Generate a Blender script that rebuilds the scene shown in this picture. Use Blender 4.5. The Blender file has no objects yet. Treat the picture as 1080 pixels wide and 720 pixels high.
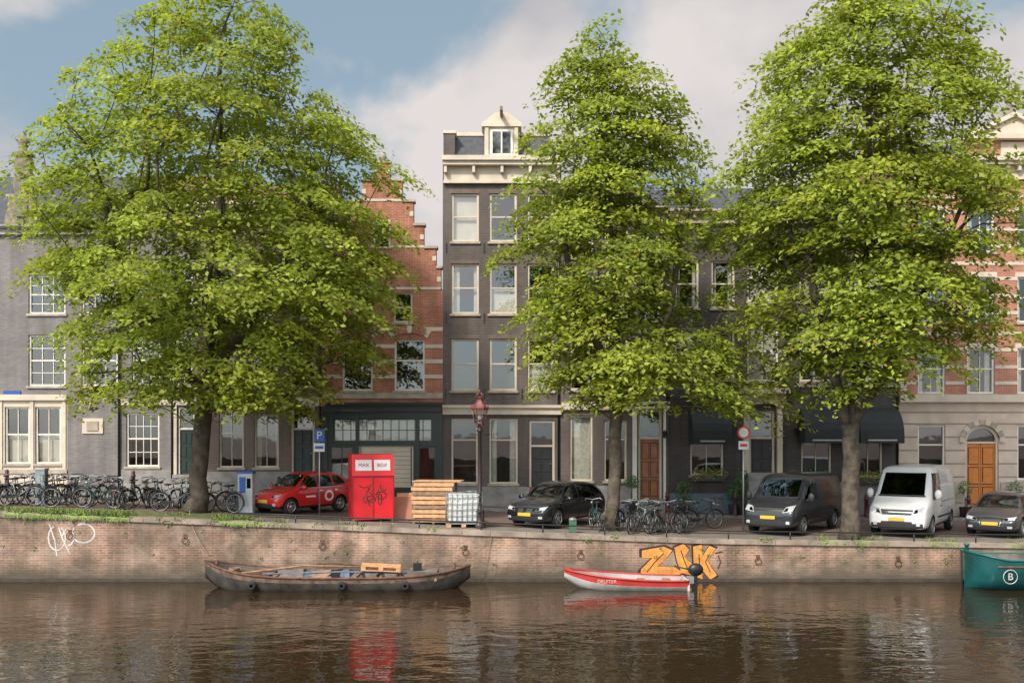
import bpy, bmesh, math, random
import numpy as np
from mathutils import Vector, Matrix, noise
from mathutils.bvhtree import BVHTree
R = random.Random(7)
CAMZ = 4.75
YF = 42.0   # facade line
YW = 32.0   # quay wall face
# image helpers: pixel coordinates projected onto the facade line / quay line, converted to metres
def FX(p): return (p-540)/25.0
def FZ(p): return CAMZ-(p-457)/25.0
def at(px, py, D): return ((px-540)*D/1050.0, D, CAMZ-(py-457)*D/1050.0)
def zg(x):
    P = [(-400,2.4),(-60,2.35),(-16.5,2.19),(-1.2,1.58),(6.4,1.31),(16.5,1.17),(60,1.1),(400,1.1)]
    for (a,b),(c,d) in zip(P,P[1:]):
        if x <= c: return b+(d-b)*max(0,(x-a))/(c-a)
    return P[-1][1]
# ---------------- materials ----------------
MC = {}
def base_mat(name):
    m = bpy.data.materials.new(name); m.use_nodes = True
    nt = m.node_tree; nt.nodes.clear()
    out = nt.nodes.new('ShaderNodeOutputMaterial'); b = nt.nodes.new('ShaderNodeBsdfPrincipled')
    nt.links.new(b.outputs[0], out.inputs[0])
    return m, nt, b, out
def N(nt, t, **k):
    n = nt.nodes.new(t)
    for a, v in k.items(): setattr(n, a, v)
    return n
def pm(name, col, rough=.6, metal=0, var=.15, scale=2.5, bump=0, bscale=30, coat=0, spec=.5):
    if name in MC: return MC[name]
    m, nt, b, out = base_mat(name); L = nt.links.new
    geo = N(nt, 'ShaderNodeTexCoord'); nz = N(nt, 'ShaderNodeTexNoise')
    nz.inputs['Scale'].default_value = scale; nz.inputs['Detail'].default_value = 6
    L(geo.outputs['Object'], nz.inputs['Vector'])
    mr = N(nt, 'ShaderNodeMapRange')
    mr.inputs[1].default_value = .3; mr.inputs[2].default_value = .7
    mr.inputs[3].default_value = 1-var; mr.inputs[4].default_value = 1+var
    L(nz.outputs['Fac'], mr.inputs[0])
    vm = N(nt, 'ShaderNodeVectorMath', operation='SCALE'); vm.inputs[0].default_value = col
    L(mr.outputs[0], vm.inputs['Scale']); L(vm.outputs[0], b.inputs['Base Color'])
    b.inputs['Roughness'].default_value = rough; b.inputs['Metallic'].default_value = metal
    b.inputs['Coat Weight'].default_value = coat; b.inputs['Coat Roughness'].default_value = .05
    b.inputs['Specular IOR Level'].default_value = spec
    if bump:
        n2 = N(nt, 'ShaderNodeTexNoise'); n2.inputs['Scale'].default_value = bscale
        L(geo.outputs['Object'], n2.inputs['Vector'])
        bp = N(nt, 'ShaderNodeBump'); bp.inputs['Strength'].default_value = bump; bp.inputs['Distance'].default_value = .03
        L(n2.outputs['Fac'], bp.inputs['Height']); L(bp.outputs[0], b.inputs['Normal'])
    MC[name] = m; return m
def brick(name, c1, c2, mortar, bw=.22, rh=.068, ms=.009, stain=.3, flat=False, quay=False):
    if name in MC: return MC[name]
    m, nt, b, out = base_mat(name); L = nt.links.new
    g = N(nt, 'ShaderNodeNewGeometry'); s = N(nt, 'ShaderNodeSeparateXYZ'); c = N(nt, 'ShaderNodeCombineXYZ')
    L(g.outputs['Position'], s.inputs[0])
    if flat:
        L(s.outputs[0], c.inputs[0]); L(s.outputs[1], c.inputs[1])
    else:
        ad = N(nt, 'ShaderNodeMath', operation='ADD'); L(s.outputs[0], ad.inputs[0]); L(s.outputs[1], ad.inputs[1])
        L(ad.outputs[0], c.inputs[0]); L(s.outputs[2], c.inputs[1])
    bt = N(nt, 'ShaderNodeTexBrick'); bt.inputs['Scale'].default_value = 1
    bt.inputs['Color1'].default_value = (*c1, 1); bt.inputs['Color2'].default_value = (*c2, 1); bt.inputs['Mortar'].default_value = (*mortar, 1)
    bt.inputs['Mortar Size'].default_value = ms; bt.inputs['Brick Width'].default_value = bw; bt.inputs['Row Height'].default_value = rh
    bt.inputs['Mortar Smooth'].default_value = .3
    L(c.outputs[0], bt.inputs['Vector'])
    nz = N(nt, 'ShaderNodeTexNoise'); nz.inputs['Scale'].default_value = .55; nz.inputs['Detail'].default_value = 8; nz.inputs['Roughness'].default_value = .65
    L(g.outputs['Position'], nz.inputs['Vector'])
    mr = N(nt, 'ShaderNodeMapRange'); mr.inputs[1].default_value = .3; mr.inputs[2].default_value = .7
    mr.inputs[3].default_value = 1-stain; mr.inputs[4].default_value = 1+stain
    L(nz.outputs['Fac'], mr.inputs[0])
    vm = N(nt, 'ShaderNodeVectorMath', operation='SCALE'); L(bt.outputs['Color'], vm.inputs[0]); L(mr.outputs[0], vm.inputs['Scale'])
    col = vm.outputs[0]
    if not flat:
        # rain streaks
        mps = N(nt, 'ShaderNodeMapping'); mps.inputs['Scale'].default_value = (2.2, 2.2, .16); L(g.outputs['Position'], mps.inputs[0])
        ns = N(nt, 'ShaderNodeTexNoise'); ns.inputs['Scale'].default_value = 1.2; ns.inputs['Detail'].default_value = 5; L(mps.outputs[0], ns.inputs['Vector'])
        rs = N(nt, 'ShaderNodeMapRange'); rs.inputs[1].default_value = .35; rs.inputs[2].default_value = .65; rs.inputs[3].default_value = 1-stain*.8; rs.inputs[4].default_value = 1+stain*.6; L(ns.outputs['Fac'], rs.inputs[0])
        v2 = N(nt, 'ShaderNodeVectorMath', operation='SCALE'); L(col, v2.inputs[0]); L(rs.outputs[0], v2.inputs['Scale']); col = v2.outputs[0]
    if quay:
        # pale lime bloom and a dark damp band by the water
        n2 = N(nt, 'ShaderNodeTexNoise'); n2.inputs['Scale'].default_value = 1.1; n2.inputs['Detail'].default_value = 10; n2.inputs['Roughness'].default_value = .7
        mp = N(nt, 'ShaderNodeMapping'); mp.inputs['Scale'].default_value = (.6, 1, 1.6); L(g.outputs['Position'], mp.inputs[0]); L(mp.outputs[0], n2.inputs['Vector'])
        r2 = N(nt, 'ShaderNodeMapRange'); r2.inputs[1].default_value = .46; r2.inputs[2].default_value = .66; r2.inputs[4].default_value = .6; L(n2.outputs['Fac'], r2.inputs[0])
        mx = N(nt, 'ShaderNodeMixRGB'); mx.inputs[2].default_value = (.37,.29,.23,1); L(r2.outputs[0], mx.inputs[0]); L(col, mx.inputs[1])
        za = N(nt, 'ShaderNodeMath', operation='MULTIPLY_ADD'); za.inputs[1].default_value = .9; L(n2.outputs['Fac'], za.inputs[0]); L(s.outputs[2], za.inputs[2])
        r3 = N(nt, 'ShaderNodeMapRange'); r3.inputs[1].default_value = .55; r3.inputs[2].default_value = 1.2; r3.inputs[3].default_value = .9; r3.inputs[4].default_value = 0; L(za.outputs[0], r3.inputs[0])
        m3 = N(nt, 'ShaderNodeMixRGB'); m3.inputs[2].default_value = (.05,.045,.028,1); L(r3.outputs[0], m3.inputs[0]); L(mx.outputs[0], m3.inputs[1])
        # moss and soot patches
        n4 = N(nt, 'ShaderNodeTexNoise'); n4.inputs['Scale'].default_value = .7; n4.inputs['Detail'].default_value = 10; n4.inputs['Roughness'].default_value = .72
        mp4 = N(nt, 'ShaderNodeMapping'); mp4.inputs['Location'].default_value = (7,3,1); L(g.outputs['Position'], mp4.inputs[0]); L(mp4.outputs[0], n4.inputs['Vector'])
        r4 = N(nt, 'ShaderNodeMapRange'); r4.inputs[1].default_value = .46; r4.inputs[2].default_value = .62; r4.inputs[4].default_value = .8; L(n4.outputs['Fac'], r4.inputs[0])
        m4 = N(nt, 'ShaderNodeMixRGB'); m4.inputs[2].default_value = (.095,.075,.048,1); L(r4.outputs[0], m4.inputs[0]); L(m3.outputs[0], m4.inputs[1])
        col = m4.outputs[0]
    L(col, b.inputs['Base Color']); b.inputs['Roughness'].default_value = .85
    bp = N(nt, 'ShaderNodeBump'); bp.inputs['Strength'].default_value = .4; bp.inputs['Distance'].default_value = .01; bp.invert = True
    L(bt.outputs['Fac'], bp.inputs['Height']); L(bp.outputs[0], b.inputs['Normal'])
    MC[name] = m; return m
def glass_mat():
    m, nt, b, out = base_mat('window_glass'); L = nt.links.new; nt.nodes.remove(b)
    tr = N(nt, 'ShaderNodeBsdfTransparent'); tr.inputs[0].default_value = (.78,.82,.81,1)
    gl = N(nt, 'ShaderNodeBsdfGlossy'); gl.inputs['Roughness'].default_value = .02; gl.inputs[0].default_value = (.9,.93,.95,1)
    geo = N(nt, 'ShaderNodeNewGeometry'); nz = N(nt, 'ShaderNodeTexNoise'); nz.inputs['Scale'].default_value = .9
    L(geo.outputs['Position'], nz.inputs['Vector'])
    bp = N(nt, 'ShaderNodeBump'); bp.inputs['Strength'].default_value = .12; bp.inputs['Distance'].default_value = .03
    L(nz.outputs['Fac'], bp.inputs['Height']); L(bp.outputs[0], gl.inputs['Normal'])
    mx = N(nt, 'ShaderNodeMixShader'); mx.inputs[0].default_value = .14
    L(tr.outputs[0], mx.inputs[1]); L(gl.outputs[0], mx.inputs[2]); L(mx.outputs[0], out.inputs[0])
    return m
GLASS = glass_mat()
CREAM = pm('cream_paint', (.54,.465,.365), .6, var=.14, scale=1.5)
WHITE = pm('white_paint', (.68,.64,.565), .5, var=.1)
STONE = pm('sandstone', (.37,.31,.24), .8, var=.25, bump=.2)
GSTONE = pm('grey_stone', (.25,.235,.22), .8, var=.25, bump=.2)
BLACKP = pm('black_paint', (.018,.019,.02), .4, var=.1)
GREENP = pm('dark_green_paint', (.012,.034,.026), .35, var=.1)
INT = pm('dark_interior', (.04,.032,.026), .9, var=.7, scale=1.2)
BLIND = pm('blind_fabric', (.64,.57,.48), .8, var=.08)
CURT = pm('curtain_fabric', (.56,.51,.44), .9, var=.2, scale=8)
SLATE = pm('roof_slate', (.05,.052,.06), .7, var=.3, scale=5, bump=.4, bscale=12)
TILE = pm('roof_tile', (.16,.07,.045), .75, var=.3, scale=5, bump=.4, bscale=12)
B_GREY = brick('grey_brick', (.145,.13,.127), (.185,.168,.163), (.205,.188,.18), stain=.2)
B_BROWN = brick('brown_brick', (.12,.078,.06), (.15,.10,.08), (.19,.16,.135), stain=.2)
B_RED = brick('red_brick', (.41,.13,.062), (.28,.085,.043), (.36,.26,.195), stain=.28)
B_DARK = brick('dark_brick', (.082,.064,.058), (.105,.084,.076), (.145,.125,.11), stain=.22)
B_BLACK = brick('black_brick', (.052,.042,.04), (.068,.056,.052), (.095,.082,.074), stain=.24)
B_PINK = brick('pink_brick', (.42,.15,.088), (.33,.115,.07), (.40,.29,.22), stain=.2)
B_QUAY = brick('quay_brick', (.225,.115,.075), (.31,.17,.115), (.33,.265,.205), bw=.24, rh=.08, ms=.012, stain=.42, quay=True)
PAVE = brick('clinker_paving', (.14,.088,.065), (.18,.115,.085), (.10,.08,.065), bw=.2, rh=.1, stain=.25, flat=True)
GROUNDM = pm('ground_stone', (.15,.13,.11), .9, var=.25)
BARK = pm('tree_bark', (.085,.068,.048), .95, var=.5, scale=4, bump=1, bscale=9)
METAL = pm('galvanised_steel', (.35,.36,.36), .45, .7, var=.15)
DMETAL = pm('dark_steel', (.03,.03,.032), .4, .5, var=.15)
RUST = pm('rusty_iron', (.13,.06,.035), .8, .2, var=.5, scale=4)
RUBBER = pm('tyre_rubber', (.015,.015,.015), .85, var=.1)
RIM = pm('alloy_rim', (.45,.46,.47), .3, .8, var=.05)
CGLASS = pm('car_glass', (.075,.09,.085), .05, 1.0, var=.9, scale=3.2)
LAMPG = pm('headlamp_lens', (.55,.57,.58), .08, .3, var=.2, scale=20, coat=1)
REDL = pm('tail_lamp', (.35,.01,.01), .15, coat=1)
PLATE = pm('yellow_number_plate', (.62,.38,.03), .5, var=.03)
BPLAST = pm('black_plastic', (.022,.022,.024), .55, var=.1)
CHROME = pm('chrome', (.6,.61,.62), .12, 1, var=.05)
LEAFP = pm('shrub_leaf', (.06,.13,.025), .6, var=.4, scale=8)
WOODN = pm('new_pine_wood', (.52,.29,.14), .7, var=.25, scale=6)
WOODO = pm('old_wood', (.24,.15,.095), .8, var=.3, scale=6)

# ---------------- mesh builder ----------------
class MB:
    def __init__(s): s.v=[]; s.f=[]; s.m=[]; s.mats=[]; s.sm=[]; s.M=None
    def add(s, vs, fs, mat, smooth=False):
        if mat not in s.mats: s.mats.append(mat)
        i = s.mats.index(mat); o = len(s.v)
        if s.M is not None: vs = [tuple(s.M @ Vector(v)) for v in vs]
        s.v += [tuple(v) for v in vs]
        for f in fs: s.f.append(tuple(o+k for k in f)); s.m.append(i); s.sm.append(smooth)
    def box(s, x0,x1,y0,y1,z0,z1, mat):
        if x0>x1: x0,x1=x1,x0
        if y0>y1: y0,y1=y1,y0
        if z0>z1: z0,z1=z1,z0
        s.add([(x0,y0,z0),(x1,y0,z0),(x1,y1,z0),(x0,y1,z0),(x0,y0,z1),(x1,y0,z1),(x1,y1,z1),(x0,y1,z1)],
              [(0,3,2,1),(4,5,6,7),(0,1,5,4),(1,2,6,5),(2,3,7,6),(3,0,4,7)], mat)
    def poly(s, pts, mat): s.add(pts, [tuple(range(len(pts)))], mat)
    def tube(s, pts, rad, n=8, mat=None, caps=True, smooth=True):
        pts = [Vector(p) for p in pts]
        if not isinstance(rad, (list,tuple)): rad=[rad]*len(pts)
        vs=[]; fs=[]
        t0 = (pts[1]-pts[0]).normalized()
        a = t0.orthogonal().normalized()
        for i,p in enumerate(pts):
            t = (pts[min(i+1,len(pts)-1)]-pts[max(i-1,0)]).normalized()
            a = (a-t*a.dot(t))
            a = a.normalized() if a.length>1e-5 else t.orthogonal().normalized()
            b = t.cross(a)
            for k in range(n):
                q = 2*math.pi*k/n
                vs.append(p+(a*math.cos(q)+b*math.sin(q))*rad[i])
        for i in range(len(pts)-1):
            for k in range(n):
                fs.append((i*n+k, i*n+(k+1)%n, (i+1)*n+(k+1)%n, (i+1)*n+k))
        if caps: fs.append(tuple(range(n))[::-1]); fs.append(tuple((len(pts)-1)*n+k for k in range(n)))
        s.add(vs, fs, mat, smooth)
    def ring(s, c, r, tr, axis='y', n=20, m=5, mat=None):
        vs=[]; fs=[]
        for i in range(n):
            q=2*math.pi*i/n
            for k in range(m):
                w=2*math.pi*k/m; rr=r+tr*math.cos(w); h=tr*math.sin(w)
                if axis=='y': vs.append((c[0]+rr*math.cos(q), c[1]+h, c[2]+rr*math.sin(q)))
                else: vs.append((c[0]+rr*math.cos(q), c[1]+rr*math.sin(q), c[2]+h))
        for i in range(n):
            for k in range(m):
                fs.append((i*m+k, i*m+(k+1)%m, ((i+1)%n)*m+(k+1)%m, ((i+1)%n)*m+k))
        s.add(vs, fs, mat, True)
    def lathe(s, c, prof, n=16, mat=None, axis='z', smooth=True, ph=0):
        vs=[]; fs=[]
        for r,h in prof:
            for k in range(n):
                q=2*math.pi*k/n+ph
                if axis=='z': vs.append((c[0]+r*math.cos(q), c[1]+r*math.sin(q), c[2]+h))
                else: vs.append((c[0]+r*math.cos(q), c[1]+h, c[2]+r*math.sin(q)))
        for i in range(len(prof)-1):
            for k in range(n): fs.append((i*n+k, i*n+(k+1)%n, (i+1)*n+(k+1)%n, (i+1)*n+k))
        s.add(vs, fs, mat, smooth)
    def prism(s, pts, y0, y1, mat):   # polygon in XZ extruded along Y
        n=len(pts); vs=[(x,y0,z) for x,z in pts]+[(x,y1,z) for x,z in pts]
        s.add(vs, [tuple(range(n)), tuple(range(2*n-1,n-1,-1))]+[(i,(i+1)%n,n+(i+1)%n,n+i) for i in range(n)], mat)
    def blob(s, c, r, mat, n=8, m=6, jit=0):
        vs=[]; fs=[]
        for i in range(m+1):
            t=math.pi*i/m
            for k in range(n):
                q=2*math.pi*k/n; j=1+R.uniform(-jit,jit)
                vs.append((c[0]+r[0]*j*math.sin(t)*math.cos(q), c[1]+r[1]*j*math.sin(t)*math.sin(q), c[2]+r[2]*j*math.cos(t)))
        for i in range(m):
            for k in range(n): fs.append((i*n+k, (i+1)*n+k, (i+1)*n+(k+1)%n, i*n+(k+1)%n))
        s.add(vs, fs, mat, True)
    def stroke(s, pts, w, y, mat):    # painted stroke in the XZ plane
        P=[Vector(p) for p in pts]; vs=[]; fs=[]
        for i,p in enumerate(P):
            t=(P[min(i+1,len(P)-1)]-P[max(i-1,0)]).normalized(); n=Vector((-t.y,t.x))*w/2
            vs += [(p.x+n.x,y,p.y+n.y),(p.x-n.x,y,p.y-n.y)]
        for i in range(len(P)-1): fs.append((2*i,2*i+1,2*i+3,2*i+2))
        s.add(vs, fs, mat)
    def leaves(s, c, r, n, size, mat):
        for _ in range(n):
            while True:
                d=Vector((R.uniform(-1,1),R.uniform(-1,1),R.uniform(-1,1)))
                if .3<d.length<1: break
            p=Vector(c)+Vector((d.x*r[0],d.y*r[1],d.z*r[2]))
            a=Vector((R.gauss(0,1),R.gauss(0,1),R.gauss(0,1))).normalized(); b=a.orthogonal().normalized()
            k=size*R.uniform(.6,1.3)
            s.add([p-a*k,p+b*k*.5,p+a*k,p-b*k*.5],[(0,1,2,3)],mat)
    def mesh(s, name):
        me=bpy.data.meshes.new(name); me.from_pydata(s.v,[],s.f)
        for m in s.mats: me.materials.append(m)
        me.polygons.foreach_set('material_index', s.m); me.polygons.foreach_set('use_smooth', s.sm)
        me.update(); return me
    def build(s, name, parent=None, world=False, bevel=0):
        if not s.v: return None
        o=bpy.data.objects.new(name, s.mesh(name)); bpy.context.scene.collection.objects.link(o)
        if parent:
            o.parent=parent
            if world:
                o.matrix_parent_inverse=Matrix.LocRotScale(parent.location, parent.rotation_euler, None).inverted()
        if bevel:
            b=o.modifiers.new('bevel','BEVEL'); b.width=bevel; b.segments=2; b.limit_method='ANGLE'
        return o
def empty(name, loc=(0,0,0), rot=0):
    e=bpy.data.objects.new(name,None); e.location=loc; e.rotation_euler=(0,0,rot); e.empty_display_size=.3
    bpy.context.scene.collection.objects.link(e); return e
def text(name, body, size, loc, rot, mat, parent=None, ext=.002):
    c=bpy.data.curves.new(name,'FONT'); c.body=body; c.size=size; c.extrude=ext; c.align_x='CENTER'; c.align_y='CENTER'
    t=bpy.data.objects.new(name+'_c',c); bpy.context.scene.collection.objects.link(t)
    dg=bpy.context.evaluated_depsgraph_get(); dg.update()
    me=bpy.data.meshes.new_from_object(t.evaluated_get(dg)); bpy.data.objects.remove(t)
    me.materials.clear(); me.materials.append(mat)
    o=bpy.data.objects.new(name,me); bpy.context.scene.collection.objects.link(o); o.location=loc; o.rotation_euler=rot; o.parent=parent
    return o

# ---------------- houses ----------------
class House:
    def __init__(s, name, x0, x1, ytop, wall, ops, zones=(), y=YF, roof='pitch', roofmat=None, roofh=2.2, depth=9, frame=None, sills=True):
        s.x0,s.x1,s.zt,s.y=FX(x0),FX(x1),FZ(ytop),y
        s.z0=min(zg(s.x0),zg(s.x1))-.3
        s.e=empty(name,((s.x0+s.x1)/2,y,s.z0))
        s.P={k:MB() for k in ('walls','windows','window_panes','trim','door','roof','interior')}
        s.ops=ops; s.frame=frame or WHITE; s.wall=wall
        W=s.P['walls']
        O=[(FX(o[0]),FZ(o[3]),FX(o[2]),FZ(o[1])) for o in ops]; s.O=O
        Z=[(FX(o[0]),FZ(o[3]),FX(o[2]),FZ(o[1]),o[4]) for o in zones]
        xs=sorted({s.x0,s.x1,*[a for o in O+Z for a in (o[0],o[2]) if s.x0<a<s.x1]})
        zs=sorted({s.z0,s.zt,*[a for o in O+Z for a in (o[1],o[3]) if s.z0<a<s.zt]})
        for a,b in zip(xs,xs[1:]):
            for c,d in zip(zs,zs[1:]):
                mx,mz=(a+b)/2,(c+d)/2
                if any(o[0]<mx<o[2] and o[1]<mz<o[3] for o in O): continue
                mt=wall
                for z in Z:
                    if z[0]<mx<z[2] and z[1]<mz<z[3]: mt=z[4]
                W.poly([(a,y,c),(b,y,c),(b,y,d),(a,y,d)],mt)
        for a,c,b,d in O:
            rm=wall; r=.2
            W.poly([(a,y,c),(a,y,d),(a,y+r,d),(a,y+r,c)],rm); W.poly([(b,y,d),(b,y,c),(b,y+r,c),(b,y+r,d)],rm)
            W.poly([(a,y,d),(b,y,d),(b,y+r,d),(a,y+r,d)],rm); W.poly([(a,y,c),(a,y+r,c),(b,y+r,c),(b,y,c)],rm)
        e=.003
        W.poly([(s.x0+e,y,s.z0),(s.x0+e,y,s.zt),(s.x0+e,y+depth,s.zt),(s.x0+e,y+depth,s.z0)],wall)
        W.poly([(s.x1-e,y,s.z0),(s.x1-e,y+depth,s.z0),(s.x1-e,y+depth,s.zt),(s.x1-e,y,s.zt)],wall)
        W.poly([(s.x0,y+depth,s.z0),(s.x0,y+depth,s.zt),(s.x1,y+depth,s.zt),(s.x1,y+depth,s.z0)],wall)
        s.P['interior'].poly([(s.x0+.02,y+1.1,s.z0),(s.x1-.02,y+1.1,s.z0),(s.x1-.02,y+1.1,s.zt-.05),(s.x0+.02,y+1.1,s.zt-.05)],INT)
        rm=roofmat or SLATE; Rf=s.P['roof']
        if roof=='pitch':
            yy=[y+.15,y+depth/2,y+depth]; zz=[s.zt,s.zt+roofh,s.zt]
            Rf.poly([(s.x0,yy[0],zz[0]),(s.x1,yy[0],zz[0]),(s.x1,yy[1],zz[1]),(s.x0,yy[1],zz[1])],rm)
            Rf.poly([(s.x0,yy[1],zz[1]),(s.x1,yy[1],zz[1]),(s.x1,yy[2],zz[2]),(s.x0,yy[2],zz[2])],rm)
            for xx in (s.x0,s.x1): Rf.poly([(xx,yy[0],zz[0]),(xx,yy[1],zz[1]),(xx,yy[2],zz[2])],wall)
        elif roof=='gable':
            xm=(s.x0+s.x1)/2
            Rf.poly([(s.x0,y+.3,s.zt),(xm,y+.3,s.zt+roofh),(xm,y+depth,s.zt+roofh),(s.x0,y+depth,s.zt)],rm)
            Rf.poly([(s.x1,y+.3,s.zt),(s.x1,y+depth,s.zt),(xm,y+depth,s.zt+roofh),(xm,y+.3,s.zt+roofh)],rm)
            Rf.poly([(s.x0,y+depth,s.zt),(xm,y+depth,s.zt+roofh),(s.x1,y+depth,s.zt)],wall)
        else:
            Rf.poly([(s.x0,y,s.zt),(s.x1,y,s.zt),(s.x1,y+depth,s.zt),(s.x0,y+depth,s.zt)],rm)
        for op,(a,c,b,d) in zip(ops,O):
            k=op[4] if len(op)>4 else 'w'; kw=op[5] if len(op)>5 else {}
            if k=='w': s.window(a,b,c,d,**kw)
            elif k=='d': s.door(a,b,c,d,**kw)
    def window(s,a,b,c,d,cols=1,rows=1,split=.52,fm=None,fw=.075,curt=None,sill=True,lint=None,ucols=None):
        W=s.P['windows']; y=s.y; fm=fm or s.frame; e=.002
        a+=e;b-=e;c+=e;d-=e
        W.box(a,b,y+.07,y+.17,d-fw,d,fm); W.box(a,b,y+.07,y+.17,c,c+fw,fm)
        W.box(a,a+fw,y+.07,y+.17,c+fw,d-fw,fm); W.box(b-fw,b,y+.07,y+.17,c+fw,d-fw,fm)
        ia,ib,ic,id_=a+fw,b-fw,c+fw,d-fw
        zm=None
        if split:
            zm=ic+(id_-ic)*split; W.box(ia,ib,y+.085,y+.16,zm-.03,zm+.03,fm)
        bw=.028
        secs=[(ic,zm-.03,cols),(zm+.03,id_,ucols or cols)] if split else [(ic,id_,cols)]
        for z0,z1,cc in secs:
            for i in range(1,cc):
                x=ia+(ib-ia)*i/cc; W.box(x-bw/2,x+bw/2,y+.10,y+.15,z0,z1,fm)
            for j in range(1,rows):
                z=z0+(z1-z0)*j/rows; W.box(ia,ib,y+.105,y+.148,z-bw/2,z+bw/2,fm)
        s.P['window_panes'].poly([(ia,y+.14,ic),(ib,y+.14,ic),(ib,y+.14,id_),(ia,y+.14,id_)],GLASS)
        C=s.P['interior']; yc=y+.26; ct=curt if curt is not None else R.choice(['side','side','none','half','top'])
        w=ib-ia;h=id_-ic
        def drape(x0,x1,z0,z1,mat):
            n=max(3,int((x1-x0)/.07)); vs=[];fs=[]
            for i in range(n+1):
                x=x0+(x1-x0)*i/n; yy=yc+(.035 if i%2 else 0); vs+=[(x,yy,z0),(x,yy,z1)]
            for i in range(n): fs.append((2*i,2*i+2,2*i+3,2*i+1))
            C.add(vs,fs,mat,True)
        if ct=='side': drape(ia,ia+w*R.uniform(.14,.28),ic,id_,CURT); drape(ib-w*R.uniform(.12,.26),ib,ic,id_,CURT)
        elif ct=='half': C.poly([(ia,yc,ic),(ib,yc,ic),(ib,yc,ic+h*.5),(ia,yc,ic+h*.5)],BLIND)
        elif ct=='top': C.poly([(ia,yc,id_-h*.4),(ib,yc,id_-h*.4),(ib,yc,id_),(ia,yc,id_)],BLIND)
        elif ct=='full': C.poly([(ia,yc,ic),(ib,yc,ic),(ib,yc,id_),(ia,yc,id_)],BLIND)
        elif ct=='drape': drape(ia,ib,ic,id_,CURT)
        if sill: s.P['trim'].box(a-.07,b+.07,y-.07,y+.09,c-.09,c+.005,STONE if sill is True else sill)
        if lint: s.P['trim'].box(a-.1,b+.1,y-.02,y+.05,d+.005,d+.2,lint)
    def door(s,a,b,c,d,mat=None,fm=None,transom=.22,panels=3,leafs=1,arch=False,steps=2,fw=.09):
        D=s.P['door']; y=s.y; fm=fm or s.frame; mat=mat or GREENP; e=.002; a+=e;b-=e;d-=e
        D.box(a,b,y+.05,y+.19,d-fw,d,fm); D.box(a,a+fw,y+.05,y+.19,c,d-fw,fm); D.box(b-fw,b,y+.05,y+.19,c,d-fw,fm)
        ia,ib,id_=a+fw,b-fw,d-fw; zt=id_-(id_-c)*transom
        if arch:
            xm=(ia+ib)/2; r=(ib-ia)/2
            zt=id_-r; pts=[(xm+r*math.cos(t),zt+r*math.sin(t)) for t in [math.pi*i/14 for i in range(15)]]
            D.poly([(p[0],y+.06,p[1]) for p in pts[:8]]+[(ib,y+.06,id_)],fm)
            D.poly([(ia,y+.06,id_)]+[(p[0],y+.06,p[1]) for p in pts[7:]],fm)
        D.box(ia,ib,y+.07,y+.18,zt-.04,zt+.04,fm)
        s.P['window_panes'].poly([(ia,y+.13,zt+.04),(ib,y+.13,zt+.04),(ib,y+.13,id_),(ia,y+.13,id_)],GLASS)
        w=(ib-ia)/leafs; dk=pm('door_panel_groove',(.02,.012,.008),.6)
        for l in range(leafs):
            x0,x1=ia+l*w+.008,ia+(l+1)*w-.008
            D.box(x0,x1,y+.12,y+.18,c,zt-.04,mat)
            H=(zt-.04-c)
            for p in range(panels):
                z0=c+.12+H*.94/panels*p; z1=z0+H*.94/panels-.14
                nx=2 if leafs==1 else 1
                for q in range(nx):
                    u0=x0+.08+(x1-x0-.08)/nx*q; u1=u0+(x1-x0-.08)/nx-.08
                    D.box(u0-.02,u1+.02,y+.117,y+.119,z0-.02,z1+.02,dk); D.box(u0+.01,u1-.01,y+.09,y+.1165,z0+.01,z1-.01,mat)
            D.lathe((x1-.07 if l==0 else x0+.07,y+.06,c+1.0),[(0,0),(.03,.01),(.03,.05),(0,.06)],10,CHROME,axis='y')
        g=zg((a+b)/2)
        n=max(1,int(round((c-g)/.17)))
        for i in range(n):
            top=c-i*(c-g)/n; D.box(a-.12-.05*i,b+.12+.05*i,y-.28-.28*i,y+.2-.28*i if i==0 else y-.28*i,g-.3,top,GSTONE)
    def band(s,py0,py1,mat,out=.02,px0=None,px1=None):
        z1,z0=FZ(py0),FZ(py1); a=s.x0 if px0 is None else FX(px0); b=s.x1 if px1 is None else FX(px1)
        cuts=sorted((o[0],o[2]) for o in s.O if o[1]<z1 and o[3]>z0)
        x=a
        for c,d in cuts:
            if c>x: s.P['trim'].box(x,min(c,b),s.y-out,s.y+.03,z0,z1,mat)
            x=max(x,d)
        if x<b: s.P['trim'].box(x,b,s.y-out,s.y+.03,z0,z1,mat)
    def cornice(s,py0,py1,mat,out=.45,brackets=True):
        T=s.P['trim']; z1,z0=FZ(py0),FZ(py1); h=z1-z0; y=s.y; x0,x1=s.x0+.01,s.x1-.01
        T.box(x0,x1,y-out,y+.2,z1-h*.18,z1,mat); T.box(x0+.03,x1-.03,y-out*.8,y+.2,z1-h*.34,z1-h*.18,mat)
        T.box(x0+.05,x1-.05,y-.1,y+.1,z0+h*.12,z1-h*.34,mat); T.box(x0+.02,x1-.02,y-.16,y+.1,z0,z0+h*.12,mat)
        if brackets:
            n=max(3,int((x1-x0)/1.2))
            for i in range(n+1):
                x=x0+.12+(x1-x0-.24)*i/n; T.box(x-.06,x+.06,y-out*.7,y-.1,z1-h*.62,z1-h*.34,mat)
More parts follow.
